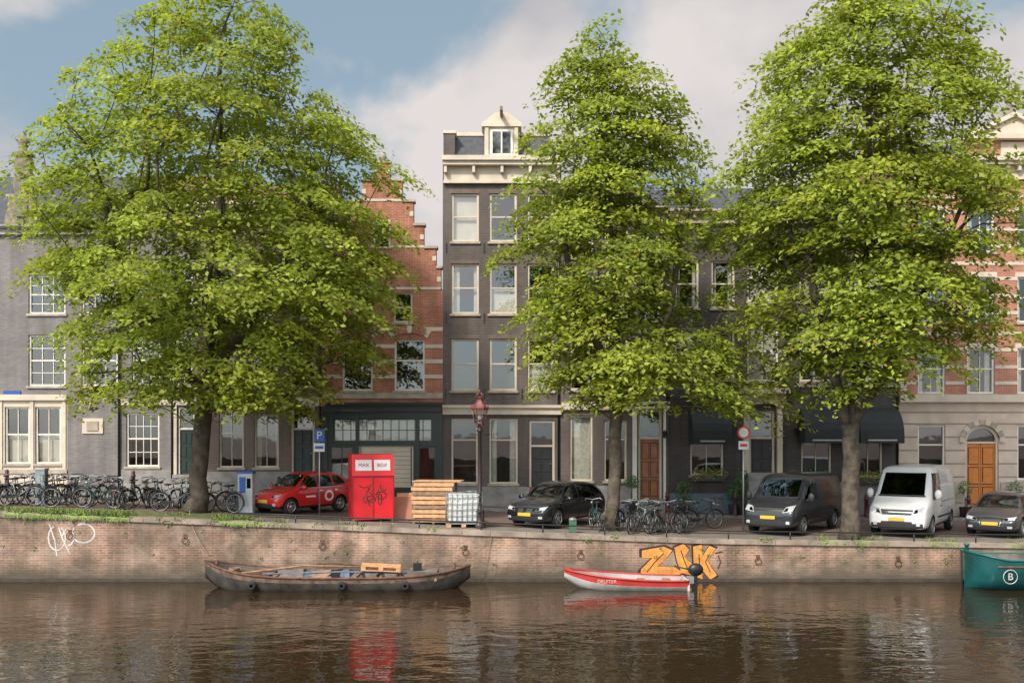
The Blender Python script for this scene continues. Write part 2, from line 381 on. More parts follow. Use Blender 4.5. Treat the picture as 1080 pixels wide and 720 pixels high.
    def arch(s,pa,pb,py,m1,m2):     # segmental brick arch over an opening
        T=s.P['trim']; xm=FX((pa+pb)/2); hw=FX(pb)-FX((pa+pb)/2)+.12; z=FZ(py); Rr=hw*1.9; zc=z-math.sqrt(Rr*Rr-hw*hw)+.02; a0=math.asin(hw/Rr)
        for k in range(9):
            t0=-a0+2*a0*k/9+.006; t1=-a0+2*a0*(k+1)/9-.006
            T.prism([(xm+Rr*math.sin(t0),zc+Rr*math.cos(t0)),(xm+(Rr+.32)*math.sin(t0),zc+(Rr+.32)*math.cos(t0)),(xm+(Rr+.32)*math.sin(t1),zc+(Rr+.32)*math.cos(t1)),(xm+Rr*math.sin(t1),zc+Rr*math.cos(t1))],s.y-.045,s.y-.024,m1 if k in (0,4,8) else m2)
    def pipe(s,px,py0,py1):
        s.P['trim'].tube([(FX(px),s.y-.07,FZ(py0)),(FX(px),s.y-.07,FZ(py1))],.045,8,DMETAL)
    def chimney(s,px,py,w=.9,h=1.4,yy=3):
        x=FX(px); z=FZ(py); R_=s.P['roof']
        R_.box(x-w/2,x+w/2,s.y+yy,s.y+yy+.7,z-h-2,z,s.wall); R_.box(x-w/2-.06,x+w/2+.06,s.y+yy-.06,s.y+yy+.76,z,z+.12,STONE)
        for k in (-.2,.2): R_.lathe((x+k,s.y+yy+.35,z+.12),[(.1,0),(.08,.35)],10,TILE)
    def done(s):
        for k,m in s.P.items(): m.build(k,s.e,True)

# 1 grey house at the far left of the view
G=dict(cols=3,rows=2,split=.5,curt='none')
h=House('grey_brick_canal_house',-90,128,243,B_GREY,
 [(-62,290,-23,331,'w',G),(30,290,69,331,'w',G),(86,290,124,331,'w',G),
  (-62,353,-23,407,'w',G),(30,353,69,407,'w',G),(86,353,124,407,'w',G),
  (-62,429,-34,489,'w',dict(cols=2,curt='half')),(5,429,31,489,'w',dict(cols=2,curt='half')),(37,429,64,489,'w',dict(cols=2,curt='half')),(-26,429,-6,500,'d',{})],
 zones=[(-90,421,71,600,CREAM)],roofh=3.4)
h.cornice(238,248,GSTONE,.3,False); h.band(416,422,CREAM,.12,px1=71); h.band(495,499,STONE,.06,px1=71)
for p in (1,34,68): h.P['trim'].box(FX(p)-.07,FX(p)+.07,YF-.05,YF+.02,FZ(498),FZ(422),CREAM)
h.P['trim'].box(FX(87),FX(109),YF-.05,YF+.02,FZ(457),FZ(441),CREAM); h.P['trim'].box(FX(92),FX(104),YF-.09,YF-.05,FZ(454),FZ(444),STONE)
h.P['trim'].box(FX(4),FX(22),YF-.05,YF-.02,FZ(417),FZ(412),pm('blue_enamel',(.02,.08,.30),.3)) 
h.pipe(126,245,520)
T=h.P['trim']; GST=pm('weathered_carved_stone',(.20,.165,.13),.85,var=.4,scale=4,bump=.6,bscale=9)
sc=[(2,241),(4,226),(9,214),(14,204),(12,192),(15,178),(13,170),(17,163),(27,163),(31,170),(29,178),(32,192),(30,204),(35,214),(40,226),(42,241)]
T.prism([(FX(a),FZ(b)) for a,b in sc],YF+.1,YF+.45,GST)
T.box(FX(16),FX(28),YF+.02,YF+.1,FZ(228),FZ(186),B_GREY)
T.box(FX(13),FX(31),YF+.0,YF+.55,FZ(163),FZ(160),GST)
T.lathe((FX(22),YF+.25,FZ(160)),[(.22,0),(.14,.12),(.12,.2),(.26,.42),(.22,.6),(.1,.7),(.06,.8),(0,.86)],12,GST)
h.chimney(-6,196,yy=2); h.done()
# 2
h=House('grey_brick_canal_house',128,207,212,B_GREY,
 [(133,435,168,492,'w',dict(cols=4,rows=2,curt='none')),(187,429,206,500,'d',dict(transom=.3,mat=GREENP)),
  (139,353,169,406,'w',G),(178,353,203,406,'w',G),(139,282,169,333,'w',G),(178,282,203,333,'w',G)],frame=WHITE,roofmat=TILE)
h.cornice(204,220,CREAM,.35); h.band(421,427,CREAM,.08); h.band(495,530,GSTONE,.03); h.pipe(182,220,510)
h.P['trim'].box(FX(184)-.02,FX(187)-.01,YF-.06,YF+.02,FZ(500),FZ(427),CREAM)
h.done()
# 3
B=dict(cols=1,split=.55,fm=CREAM,curt='none')
h=House('brown_brick_canal_house',207,340,222,B_BROWN,
 [(231,432,257,493,'w',dict(cols=2,split=.6)),(268,437,294,493,'w',dict(cols=2,split=.6)),(307,428,332,503,'d',dict(mat=GREENP,transom=.3)),
  (219,355,247,408,'w',B),(262,355,290,408,'w',B),(305,355,333,408,'w',B),(219,285,247,336,'w',B),(262,285,290,336,'w',B),(305,285,333,336,'w',B)],frame=CREAM,roofmat=TILE)
h.cornice(214,230,CREAM,.35); h.band(419,428,CREAM,.1); h.band(497,540,GSTONE,.03); h.pipe(338,225,520); h.done()
# 4 stepped gable house, red brick with pale bands
TIMB=pm('shopfront_timber',(.013,.027,.022),.4,var=.15)
h=House('stepped_gable_brick_house',340,467,306,B_RED,
 [(351,441,456,466,'w',dict(cols=12,rows=2,split=None,fm=GREENP,curt='full',sill=False,fw=.06)),  # pale full blind behind these panes stands in for light from inside
  (347,470,373,507,'w',dict(cols=2,split=None,fm=GREENP,sill=False,curt='half')),(378,470,436,514,'w',dict(cols=1,split=None,fm=CREAM,sill=False,curt='none')),
  (441,470,460,507,'w',dict(split=None,fm=GREENP,sill=False,curt='none')),
  (361,358,393,412,'w',dict(split=.6,curt='none',cols=1,fm=WHITE)),(416,358,448,412,'w',dict(split=.6,cols=1,ucols=1,curt='none',fm=WHITE)),
  (373,308,393,340,'w',dict(split=.5,curt='none')),(415,308,435,340,'w',dict(split=.5,curt='none'))],
 zones=[(340,432,467,600,TIMB)],roof='gable',roofmat=TILE,roofh=4.2,frame=CREAM)
T=h.P['trim']; W=h.P['walls']
h.cornice(424,434,pm('dark_trim',(.03,.03,.03),.5),.3,False)
for py in (345,363,379,395): h.band(py,py+4,CREAM,.018)
h.band(414,420,STONE,.05)
h.arch(361,393,357,CREAM,B_RED); h.arch(416,448,357,CREAM,B_RED)
steps=[(306,283,342,465),(283,262,346,460),(262,238,359,447),(238,213,370,436),(213,191,382,424),(191,172,395,411)]
for i,(yb,yt,a,b) in enumerate(steps):
    W.box(FX(a),FX(b),YF+.001*i,YF+.4,FZ(yb),FZ(yt),B_RED)
    nx=steps[i+1] if i+1<len(steps) else (0,0,403,403)
    for u,v in ((a,nx[2]),(nx[3],b)):
        if abs(v-u)>1: T.box(FX(u)-(.06 if u==a else 0),FX(v)+(.06 if v==b else 0),YF-.06,YF+.46,FZ(yt),FZ(yt)+.1,STONE)
    if i%2==0: T.box(FX(a)-.0,FX(b),YF-.018,YF,FZ(yb)+.03,FZ(yb)+.13,CREAM)
    for u,v in ((a,a+4),(b-4,b)): T.box(FX(u),FX(v),YF-.021,YF,FZ((yb+yt)/2)-.1,FZ((yb+yt)/2)+.1,CREAM)
T.lathe((FX(403),YF+.2,FZ(172)+.1),[(.12,0),(.12,.1),(.18,.16),(.14,.3),(.05,.4),(0,.45)],12,STONE)
h.P['windows'].box(FX(394),FX(412),YF-.05,YF-.02,FZ(262),FZ(232),CREAM); h.P['window_panes'].box(FX(396),FX(410),YF-.055,YF-.05,FZ(260),FZ(234),CGLASS)
GD=h.P['door']
for i in range(9):
    z0=FZ(513)+i*.185; GD.box(FX(381),FX(433),YF+.05,YF+.075,z0,z0+.172,CREAM)
h.P['windows'].box(FX(379.5),FX(434.5),YF-.02,YF+.05,FZ(470),FZ(467),TIMB)
for p in (342,375,438.5,463): h.P['windows'].box(FX(p),FX(p)+.14,YF-.05,YF+.0,FZ(524),FZ(436),TIMB)
h.band(508,540,TIMB,.03,px1=376)
h.done()
# 5 tall narrow dark brick house
WW=lambda c:dict(split=.52,curt=c,fm=CREAM,fw=.09)
cols5=[(476,505),(516,545),(556,584)]; ops=[]
cs=[['full','none','none'],['side','half','none'],['none','none','half']]
for j,(a,b) in enumerate([(204,255),(278,331),(357,412)]):
    for i,(u,v) in enumerate(cols5): ops.append((u,a,v,b,'w',WW(cs[j][i])))
ops+=[(476,441,504,510,'w',dict(split=.68,curt='none',fm=CREAM)),(516,441,546,510,'w',dict(split=.68,curt='side',fm=CREAM)),
      (558,443,585,514,'d',dict(mat=BLACKP,transom=.36,fm=CREAM))]
h=House('tall_narrow_dark_brick_house',467,592,171,B_DARK,ops,roof='flat',frame=CREAM)
h.cornice(167,194,CREAM,.5); h.band(430,437,CREAM,.12); h.band(427,430,CREAM,.22); h.band(513,545,GSTONE,.03,px1=556)
h.pipe(589,195,510)
for (u,v) in cols5:
    for a in (204,278,357): h.P['trim'].box(FX(u)-.04,FX(v)+.04,YF-.015,YF+.03,FZ(a)+.004,FZ(a)+.16,B_BROWN)
for a in (230,304,384):
    for p in (470,510,550): h.P['trim'].box(FX(p),FX(p)+.05,YF-.04,YF,FZ(a+36),FZ(a+26),BLACKP)
Rf=h.P['roof']; z0,z1=FZ(168),FZ(137); x0,x1=h.x0,h.x1
Rf.add([(x0+.1,YF+.05,z0),(x1-.1,YF+.05,z0),(x1-.1,YF+8.8,z0),(x0+.1,YF+8.8,z0),(x0+.5,YF+.9,z1),(x1-.5,YF+.9,z1),(x1-.5,YF+8,z1),(x0+.5,YF+8,z1)],
       [(0,1,5,4),(1,2,6,5),(2,3,7,6),(3,0,4,7),(4,5,6,7)],SLATE)
Rf.box(x0+.45,x1-.45,YF+.85,YF+8.05,z1,z1+.16,CREAM)
T=h.P['trim']
a,b=FX(511),FX(547)
T.box(a,b,YF+.02,YF+1.4,z0,FZ(134),CREAM); T.box(a-.12,b+.12,YF-.1,YF+1.5,FZ(134),FZ(130),CREAM)
T.prism([(a-.1,FZ(130)),(b+.1,FZ(130)),(b-.1,FZ(126)),((a+b)/2+.25,FZ(119)),((a+b)/2-.25,FZ(119)),(a+.1,FZ(126))],YF-.05,YF+1.45,CREAM)
h.P['windows'].box(a+.25,b-.25,YF-.03,YF+.02,FZ(164),FZ(137),WHITE)
h.P['window_panes'].box(a+.34,b-.34,YF-.04,YF-.03,FZ(162),FZ(139),CGLASS); h.P['windows'].box((a+b)/2-.03,(a+b)/2+.03,YF-.055,YF-.04,FZ(162),FZ(139),WHITE)
for u in (a+.03,b-.17): T.box(u,u+.14,YF-.06,YF+.02,FZ(166),FZ(135),CREAM)
T.box((a+b)/2-.06,(a+b)/2+.06,YF-1.0,YF+.1,FZ(124),FZ(120),WOODO)
h.P['trim'].box(x0+.02,x0+.5,YF+.1,YF+1.2,z0,FZ(140),B_DARK); h.P['trim'].box(x0-.0,x0+.56,YF+.06,YF+1.25,FZ(140),FZ(137),CREAM)
h.done()
# 6
DOORB=pm('varnished_oak_door',(.28,.09,.03),.35,var=.25,scale=4)
ops=[(601,438,625,507,'w',dict(split=None,curt='drape')),(637,443,661,507,'w',dict(split=.7,curt='none')),(673,432,698,526,'d',dict(mat=DOORB,transom=.3,steps=1))]
for a,b in ((357,411),(288,338),(240,272)):
    for u,v in ((601,626),(637,662),(674,699)): ops.append((u,a,v,b,'w',dict(split=.52,fm=CREAM)))
h=House('dark_brick_canal_house',592,705,224,B_DARK,ops,frame=CREAM)
h.cornice(218,234,STONE,.4); h.band(424,432,CREAM,.12); h.band(512,545,GSTONE,.03,px1=670)
T=h.P['trim']
for p in (667,699.5): T.box(FX(p),FX(p)+.18,YF-.1,YF+.02,FZ(526),FZ(432),WHITE)
T.box(FX(665),FX(706),YF-.2,YF+.02,FZ(430.5),FZ(424)+.02,WHITE)
h.pipe(703,230,520); h.done()
# 7
ops=[(728,440,763,501,'w',dict(split=.7,cols=2,curt='none',fm=WHITE))]
for a,b in ((345,400),(275,325)):
    for u,v in ((712,737),(750,775)): ops.append((u,a,v,b,'w',dict(split=.52,fm=CREAM)))
h=House('black_brick_canal_house',705,782,228,B_BLACK,ops,frame=CREAM)
h.cornice(222,236,STONE,.4); h.band(418,426,BLACKP,.14); h.band(520,550,pm('blue_grey_plinth',(.12,.16,.20),.6,var=.15),.05); h.done()
# 8
ops=[(790,433,817,498,'d',dict(mat=BLACKP,transom=.42,fm=CREAM)),(845,440,877,503,'w',dict(split=.7,cols=2,curt='none')),(901,440,931,503,'w',dict(split=.7,cols=2,curt='none'))]
for a,b in ((340,402),(269,318)):
    for u,v in ((788,821),(843,876),(901,932)): ops.append((u,a,v,b,'w',dict(split=.52,cols=2,fm=WHITE,curt=R.choice(['side','drape','top']))))
h=House('black_brick_canal_house',782,948,226,B_BLACK,ops,frame=CREAM)
h.cornice(220,236,STONE,.45); h.band(404,408,STONE,.05,px0=838); h.band(508,550,GSTONE,.03)
T=h.P['trim']
for p in (784,819): T.box(FX(p),FX(p)+.22,YF-.16,YF+.02,FZ(500),FZ(426),CREAM); T.box(FX(p)-.04,FX(p)+.26,YF-.2,YF+.02,FZ(430),FZ(426),CREAM)
T.box(FX(783),FX(828),YF-.16,YF+.02,FZ(426),FZ(415),CREAM); T.box(FX(780),FX(831),YF-.4,YF+.02,FZ(415),FZ(409),CREAM)
T.box(FX(786),FX(825),YF-.19,YF-.16,FZ(424),FZ(417),STONE)
h.pipe(946,240,520); h.done()
# 9 pink brick house with cream stone
ODOOR=pm('orange_varnished_door',(.52,.17,.03),.35,var=.15,scale=4)
PST=pm('pinkish_limestone',(.52,.42,.335),.75,var=.18,scale=1.5)
ops=[(968,448,997,506,'w',dict(split=.65,fm=WHITE,curt='none')),(1018,449,1053,534,'d',dict(mat=ODOOR,arch=True,leafs=2,fm=CREAM)),(1073,448,1101,506,'w',dict(split=.65,fm=WHITE,curt='none'))]
for a,b in ((367,415),(292,340),(222,266)):
    for u,v in ((968,997),(1020,1049),(1073,1101)): ops.append((u,a,v,b,'w',dict(split=.55,cols=2,fm=WHITE,curt='side',lint=CREAM)))
h=House('pink_brick_canal_house',948,1135,176,B_PINK,ops,zones=[(948,420,1135,600,PST)],frame=CREAM)
h.cornice(168,190,CREAM,.5); h.band(416,424,CREAM,.2)
for py in (424,436,450,464,478,492): h.band(py+10,py+11.5,pm('stone_joint',(.25,.20,.155),.8),.004)
for py in (206,222,240,258,276,292,310,328,350,367,385,402): h.band(py,py+3.5,CREAM,.02)
h.band(508,530,STONE,.05,px1=1016); h.band(508,545,STONE,.05,px0=1055)
T=h.P['trim']
for p in (949,1128): 
    for k in range(12): T.box(FX(p),FX(p)+.28-.08*(k%2),YF-.04,YF,FZ(412-k*20),FZ(404-k*20),CREAM)
xm_=FX(1035.5); r_=FX(1053)-FX(1018); zs_=FZ(449)-(r_/2-.09)-.09
for k in range(11):
    t0=math.pi*k/11+.01; t1=math.pi*(k+1)/11-.01; ri,ro=r_/2+.05,r_/2+.27
    T.prism([(xm_+ri*math.cos(t0),zs_+ri*math.sin(t0)),(xm_+ro*math.cos(t0),zs_+ro*math.sin(t0)),(xm_+ro*math.cos(t1),zs_+ro*math.sin(t1)),(xm_+ri*math.cos(t1),zs_+ri*math.sin(t1))],YF-.07,YF-.002,STONE if k%2 else CREAM)
xm=FX(1068)
W=h.P['walls']
W.box(xm-1.8,xm+1.8,YF+.02,YF+.5,FZ(170),FZ(148),B_PINK); W.box(xm-.5,xm+.5,YF-.02,YF+.02,FZ(168),FZ(150),CREAM)
T.box(xm-2.0,xm+2.0,YF-.3,YF+.5,FZ(148),FZ(143),CREAM)
T.prism([(xm-1.9,FZ(143)),(xm+1.9,FZ(143)),(xm,FZ(122))],YF-.1,YF+.4,CREAM)
T.prism([(xm-2.0,FZ(143)+.002),(xm-1.6,FZ(143)+.002),(xm,FZ(124)),(xm+1.6,FZ(143)+.002),(xm+2.0,FZ(143)+.002),(xm,FZ(119))],YF-.25,YF-.1,CREAM)
for q in (-2.2,2.2): T.lathe((xm+q,YF+.1,FZ(165)),[(.2,0),(.2,.2),(.1,.3),(.28,.6),(.2,.8),(.05,1.0),(0,1.1)],12,STONE)
T.lathe((xm-.1,YF+.1,FZ(121)),[(.22,-.1),(.22,.25),(.12,.35),(.1,.5),(.24,.7),(.1,.9),(.03,1.0),(.03,1.55),(.1,1.6),(.1,1.7),(0,1.8)],12,GST)
for q in (-.22,.22): T.ring((xm-.1+q,YF+.1,FZ(121)+1.25),.13,.025,'y',14,5,GST)
h.done()
# neighbours beyond the picture
for nm,a,b,t,w in (('brown_brick_canal_house',-240,-90,200,B_BROWN),('red_brick_canal_house',-400,-240,230,B_RED),('dark_brick_canal_house',1135,1260,215,B_DARK),('red_brick_canal_house',1260,1400,190,B_RED),('grey_brick_canal_house',1400,1560,225,B_GREY)):
    ops=[]; n=3; wd=(b-a)/n
    for r_,(u,v) in enumerate(((440,500),(355,408),(285,335))):
        for i in range(n): ops.append((a+wd*(i+.25),u,a+wd*(i+.75),v,'w',dict(cols=2)))
    h=House(nm,a,b,t,w,ops,frame=CREAM); h.cornice(t-6,t+12,CREAM,.4); h.done()
# awnings
def awning(p0,p1,pyt,pyb,out=1.1):
    x0,x1=FX(p0),FX(p1); z1,z0=FZ(pyt),FZ(pyb); e=empty('shop_awning',((x0+x1)/2,YF,z1)); m=MB()
    AW=pm('awning_canvas',(.016,.019,.018),.7,var=.2)
    n=6
    pr=[(YF-.03-out*math.sin(math.pi/2*i/n), z0+.25+(z1-z0-.25)*math.cos(math.pi/2*i/n)) for i in range(n+1)]
    for (ya,za),(yb,zb) in zip(pr,pr[1:]): m.poly([(x0,yb,zb),(x1,yb,zb),(x1,ya,za),(x0,ya,za)],AW)
    m.poly([(x0,pr[-1][0]-.002,z0),(x1,pr[-1][0]-.002,z0),(x1,pr[-1][0]-.002,pr[-1][1]),(x0,pr[-1][0]-.002,pr[-1][1])],AW)
    for x in (x0,x1): m.poly([(x,YF-.03,z0)]+[(x,a,b) for a,b in pr]+[(x,pr[-1][0],z0)],AW)
    m.build('canopy',e,True)
    t=MB(); t.box(x0+.3,x1-.3,pr[-1][0]-.012,pr[-1][0]-.004,z0+.1,z0+.16,pm('faded_lettering',(.4,.4,.38),.7)); t.build('lettering',e,True)
awning(726,766,432,468); awning(841,890,430,467); awning(898,943,430,467)

# ---------------- ground, quay, water ----------------
def strip(name,y0,y1,dz,mat,x0=-400,x1=400):
    m=MB(); xs=sorted({x0,x1,*[float(x) for x in range(-60,61,3)],-200.,200.}); xs=[x for x in xs if x0<=x<=x1]
    for a,b in zip(xs,xs[1:]): m.poly([(a,y0,zg(a)+dz),(b,y0,zg(b)+dz),(b,y1,zg(b)+dz),(a,y1,zg(a)+dz)],mat)
    return m.build(name)
strip('ground',YW+.4,600,-.02,GROUNDM)
strip('road',38.9,40.9,.0,PAVE)
m=MB()
xs=[-200]+list(range(-60,61,3))+[200]
for a,b in zip(xs,xs[1:]):
    v=[(x,y,zg(x)+dz) for x in (a,b) for y,dz in ((40.9,-.1),(40.9,.12),(41.1,.12),(YF+.2,.12))]
    m.add(v,[(0,4,5,1),(1,5,6,2)],GSTONE); m.add(v,[(2,6,7,3)],PAVE)
m.build('pavement')
strip('parking_strip',34.5,38.9,.004,brick('parking_clinker',(.14,.09,.07),(.17,.115,.09),(.10,.085,.07),bw=.2,rh=.1,stain=.3,flat=True),-60,60)
GRASSG=pm('grass_soil',(.09,.105,.035),.95,var=.4,scale=3)
strip('grass_verge',YW+.45,34.5,.012,GRASSG,-39,-9)
# quay wall
m=MB()
for a,b in zip(xs,xs[1:]):
    m.poly([(a,YW,-2),(b,YW,-2),(b,YW,zg(b)-.1),(a,YW,zg(a)-.1)],B_QUAY)
m.box(-200,200,YW-.05,YW,-.3,.09,pm('waterline_beam',(.05,.04,.03),.8,var=.3))
COP=pm('coping_stone',(.26,.205,.16),.85,var=.45,scale=1.5,bump=.3)
x=-60.0
while x<60:
    L=R.uniform(.9,1.3); a,b=x+.006,x+L-.006
    for_ = [(a,YW-.06,zg(a)-.1),(b,YW-.06,zg(b)-.1),(b,YW+.42,zg(b)-.1),(a,YW+.42,zg(a)-.1)]
    dz=R.uniform(-.01,.018)
    m.add(for_+[(p[0],p[1],p[2]+.14+dz) for p in for_],[(0,3,2,1),(4,5,6,7),(0,1,5,4),(1,2,6,5),(2,3,7,6),(3,0,4,7)],COP)
    x+=L
m.build('quay_wall')
m=MB()
for x in (-14.2,-10.5,-6.1,-1.5,2.2,7.9,12.4,15.5):
    z=zg(x)-.55; m.box(x-.06,x+.06,YW-.02,YW-.002,z,z+.12,RUST); m.ring((x,YW-.05,z-.08),.1,.014,'y',14,5,RUST)
m.build('mooring_rings')
# near bank behind the camera
m=MB(); m.poly([(-400,-400,2.6),(400,-400,2.6),(400,-2,2.6),(-400,-2,2.6)],PAVE); m.poly([(-400,-2,-2),(400,-2,-2),(400,-2,2.6),(-400,-2,2.6)],B_QUAY); m.build('near_quay')
# water
wm,nt,b,out=base_mat('canal_water'); L=nt.links.new
b.inputs['Base Color'].default_value=(.026,.0155,.006,1); b.inputs['Roughness'].default_value=.02; b.inputs['IOR'].default_value=1.42; b.inputs['Specular Tint'].default_value=(1,.95,.87,1)
g=N(nt,'ShaderNodeNewGeometry')
def wn(sc,sx,det,dist=0):
    mp=N(nt,'ShaderNodeMapping'); mp.inputs['Scale'].default_value=(sx,1,1); L(g.outputs['Position'],mp.inputs[0])
    n=N(nt,'ShaderNodeTexNoise'); n.inputs['Scale'].default_value=sc; n.inputs['Detail'].default_value=det; n.inputs['Distortion'].default_value=dist; L(mp.outputs[0],n.inputs['Vector']); return n
n1=wn(1.5,.6,1.5,.3); n2=wn(5.0,.65,1.5,.4); n3=wn(.16,1,2)
mu=N(nt,'ShaderNodeMath',operation='MULTIPLY_ADD'); mu.inputs[1].default_value=.3; L(n2.outputs['Fac'],mu.inputs[0]); L(n1.outputs['Fac'],mu.inputs[2])
r3=N(nt,'ShaderNodeMapRange'); r3.inputs[1].default_value=.35; r3.inputs[2].default_value=.65; r3.inputs[3].default_value=.6; r3.inputs[4].default_value=1.5; L(n3.outputs['Fac'],r3.inputs[0])
m2=N(nt,'ShaderNodeMath',operation='MULTIPLY'); L(mu.outputs[0],m2.inputs[0]); L(r3.outputs[0],m2.inputs[1])
bp=N(nt,'ShaderNodeBump'); bp.inputs['Strength'].default_value=.5; bp.inputs['Distance'].default_value=.055; L(m2.outputs[0],bp.inputs['Height']); L(bp.outputs[0],b.inputs['Normal'])
m=MB(); m.poly([(-400,-2,0),(400,-2,0),(400,YW+.01,0),(-400,YW+.01,0)],wm); m.build('canal_water')
# low quay railing
m=MB(); yr=YW+.2
px=[x*1.0 for x in range(-9,40,2)]
for x in px: m.tube([(x,yr,zg(x)),(x,yr,zg(x)+.3)],.022,6,DMETAL)
m.tube([(x,yr,zg(x)+.3) for x in px],.024,6,DMETAL,smooth=True); m.build('quay_railing')
# grass tufts on the quay edge and weeds on the wall
m=MB(); GR=pm('grass_blade',(.14,.20,.035),.7,var=.4,scale=2)
for i in range(7500):
    x=R.uniform(-19,-8.5) if R.random()<.62 else R.uniform(-19,19); y=R.choice([YW+.44,YW+.5,YW+.02,YW-.03,R.uniform(YW+.45,34)]) if x<-9 else YW+R.choice([.43,.5,.6,-.02])
    if noise.noise(Vector((x*.8,y*.3,3)))<(-.02 if x<-8 else .16): continue
    z=zg(x)+(.03 if y<YW+.4 else 0); h_=R.uniform(.08,.26); a=R.uniform(0,6.28); w=.02
    if y<YW: m.poly([(x-w,YW-.065,z),(x+w,YW-.065,z),(x+R.uniform(-.08,.08),YW-.12,z-h_*.8)],GR)
    else: m.poly([(x-w*math.cos(a),y-w*math.sin(a),z),(x+w*math.cos(a),y+w*math.sin(a),z),(x+R.uniform(-.1,.1),y+R.uniform(-.16,.1),z+h_*R.choice([1,1,.4]))],GR)
m.build('grass')
m=MB()
for i in range(70):
    x=R.uniform(-18,18); z=R.uniform(.4,zg(x)-.08); m.leaves((x,YW-.03,z),(.09,.03,.08),R.randint(3,12),.03,GR)
for i in range(34):
    x=R.uniform(-18.5,-8) if i<26 else R.uniform(-8,18); m.leaves((x,YW-.02,zg(x)+R.uniform(-.1,.08)),(R.uniform(.12,.35),.08,R.uniform(.06,.14)),R.randint(30,70),.04,GR)
m.build('wall_weeds')
# graffiti
OR=pm('orange_spray_paint',(.60,.24,.045),.7,var=.35,scale=5); BK=pm('black_spray_paint',(.02,.018,.018),.7); WS=pm('white_spray_paint',(.5,.48,.46),.8,var=.3)
def WP(px,py): return ((px-540)/32.81, CAMZ-(py-457)/32.81)  # image pixels projected onto the quay wall face, in metres
e=empty('orange_graffiti',(WP(713,593)[0],YW,WP(713,593)[1])); mo=MB(); mb=MB()
LET=[[(677,580),(700,576),(709,580),(703,588),(693,597),(712,598),(720,603),(712,609),(690,607),(675,609),(676,600),(688,588),(677,588)],
     [(711,577),(721,573),(727,579),(722,587),(732,596),(729,606),(719,604),(714,592)],
     [(731,576),(740,574),(741,586),(748,575),(755,578),(746,591),(756,606),(749,611),(740,600),(741,610),(732,608)]]
for i,s_ in enumerate(LET):
    cx_=sum(p[0] for p in s_)/len(s_); cy_=sum(p[1] for p in s_)/len(s_)
    big=[WP(cx_+(p[0]-cx_)*1.16,cy_+(p[1]-cy_)*1.12) for p in s_]
    mb.poly([(p[0],YW-.004-.001*i,p[1]) for p in big],BK); mo.poly([(p[0],YW-.010-.001*i,p[1]) for p in [WP(*q) for q in s_]],OR)
for i,s_ in enumerate([[(700,583),(690,593),(682,603)],[(718,580),(722,592),(726,601)],[(737,583),(738,604)],[(748,584),(744,592),(749,603)],[(757,585),(760,592),(757,599)],[(754,583),(762,581)]]): mb.stroke([WP(*q) for q in s_],.03,YW-.016-.001*i,BK)
mb.build('outline',e,True); mo.build('fill',e,True)
e=empty('white_graffiti',(WP(75,568)[0],YW,WP(75,568)[1])); mo=MB()
def arc(cx,cy,rx,ry,a0,a1,n=14): return [(cx+rx*math.cos(math.radians(a0+(a1-a0)*i/n)),cy+ry*math.sin(math.radians(a0+(a1-a0)*i/n))) for i in range(n+1)]
sp=[arc(60,567,9,13,-60,250),arc(88,562,12,10,-120,215),[(62,556),(66,568),(74,584)],arc(72,566,6,9,90,-170,8),[(52,552),(58,570),(60,586)]]
for i,s_ in enumerate(sp): mo.stroke([WP(*q) for q in s_],.045,YW-.004-.001*i,WS)
mo.build('strokes',e,True)

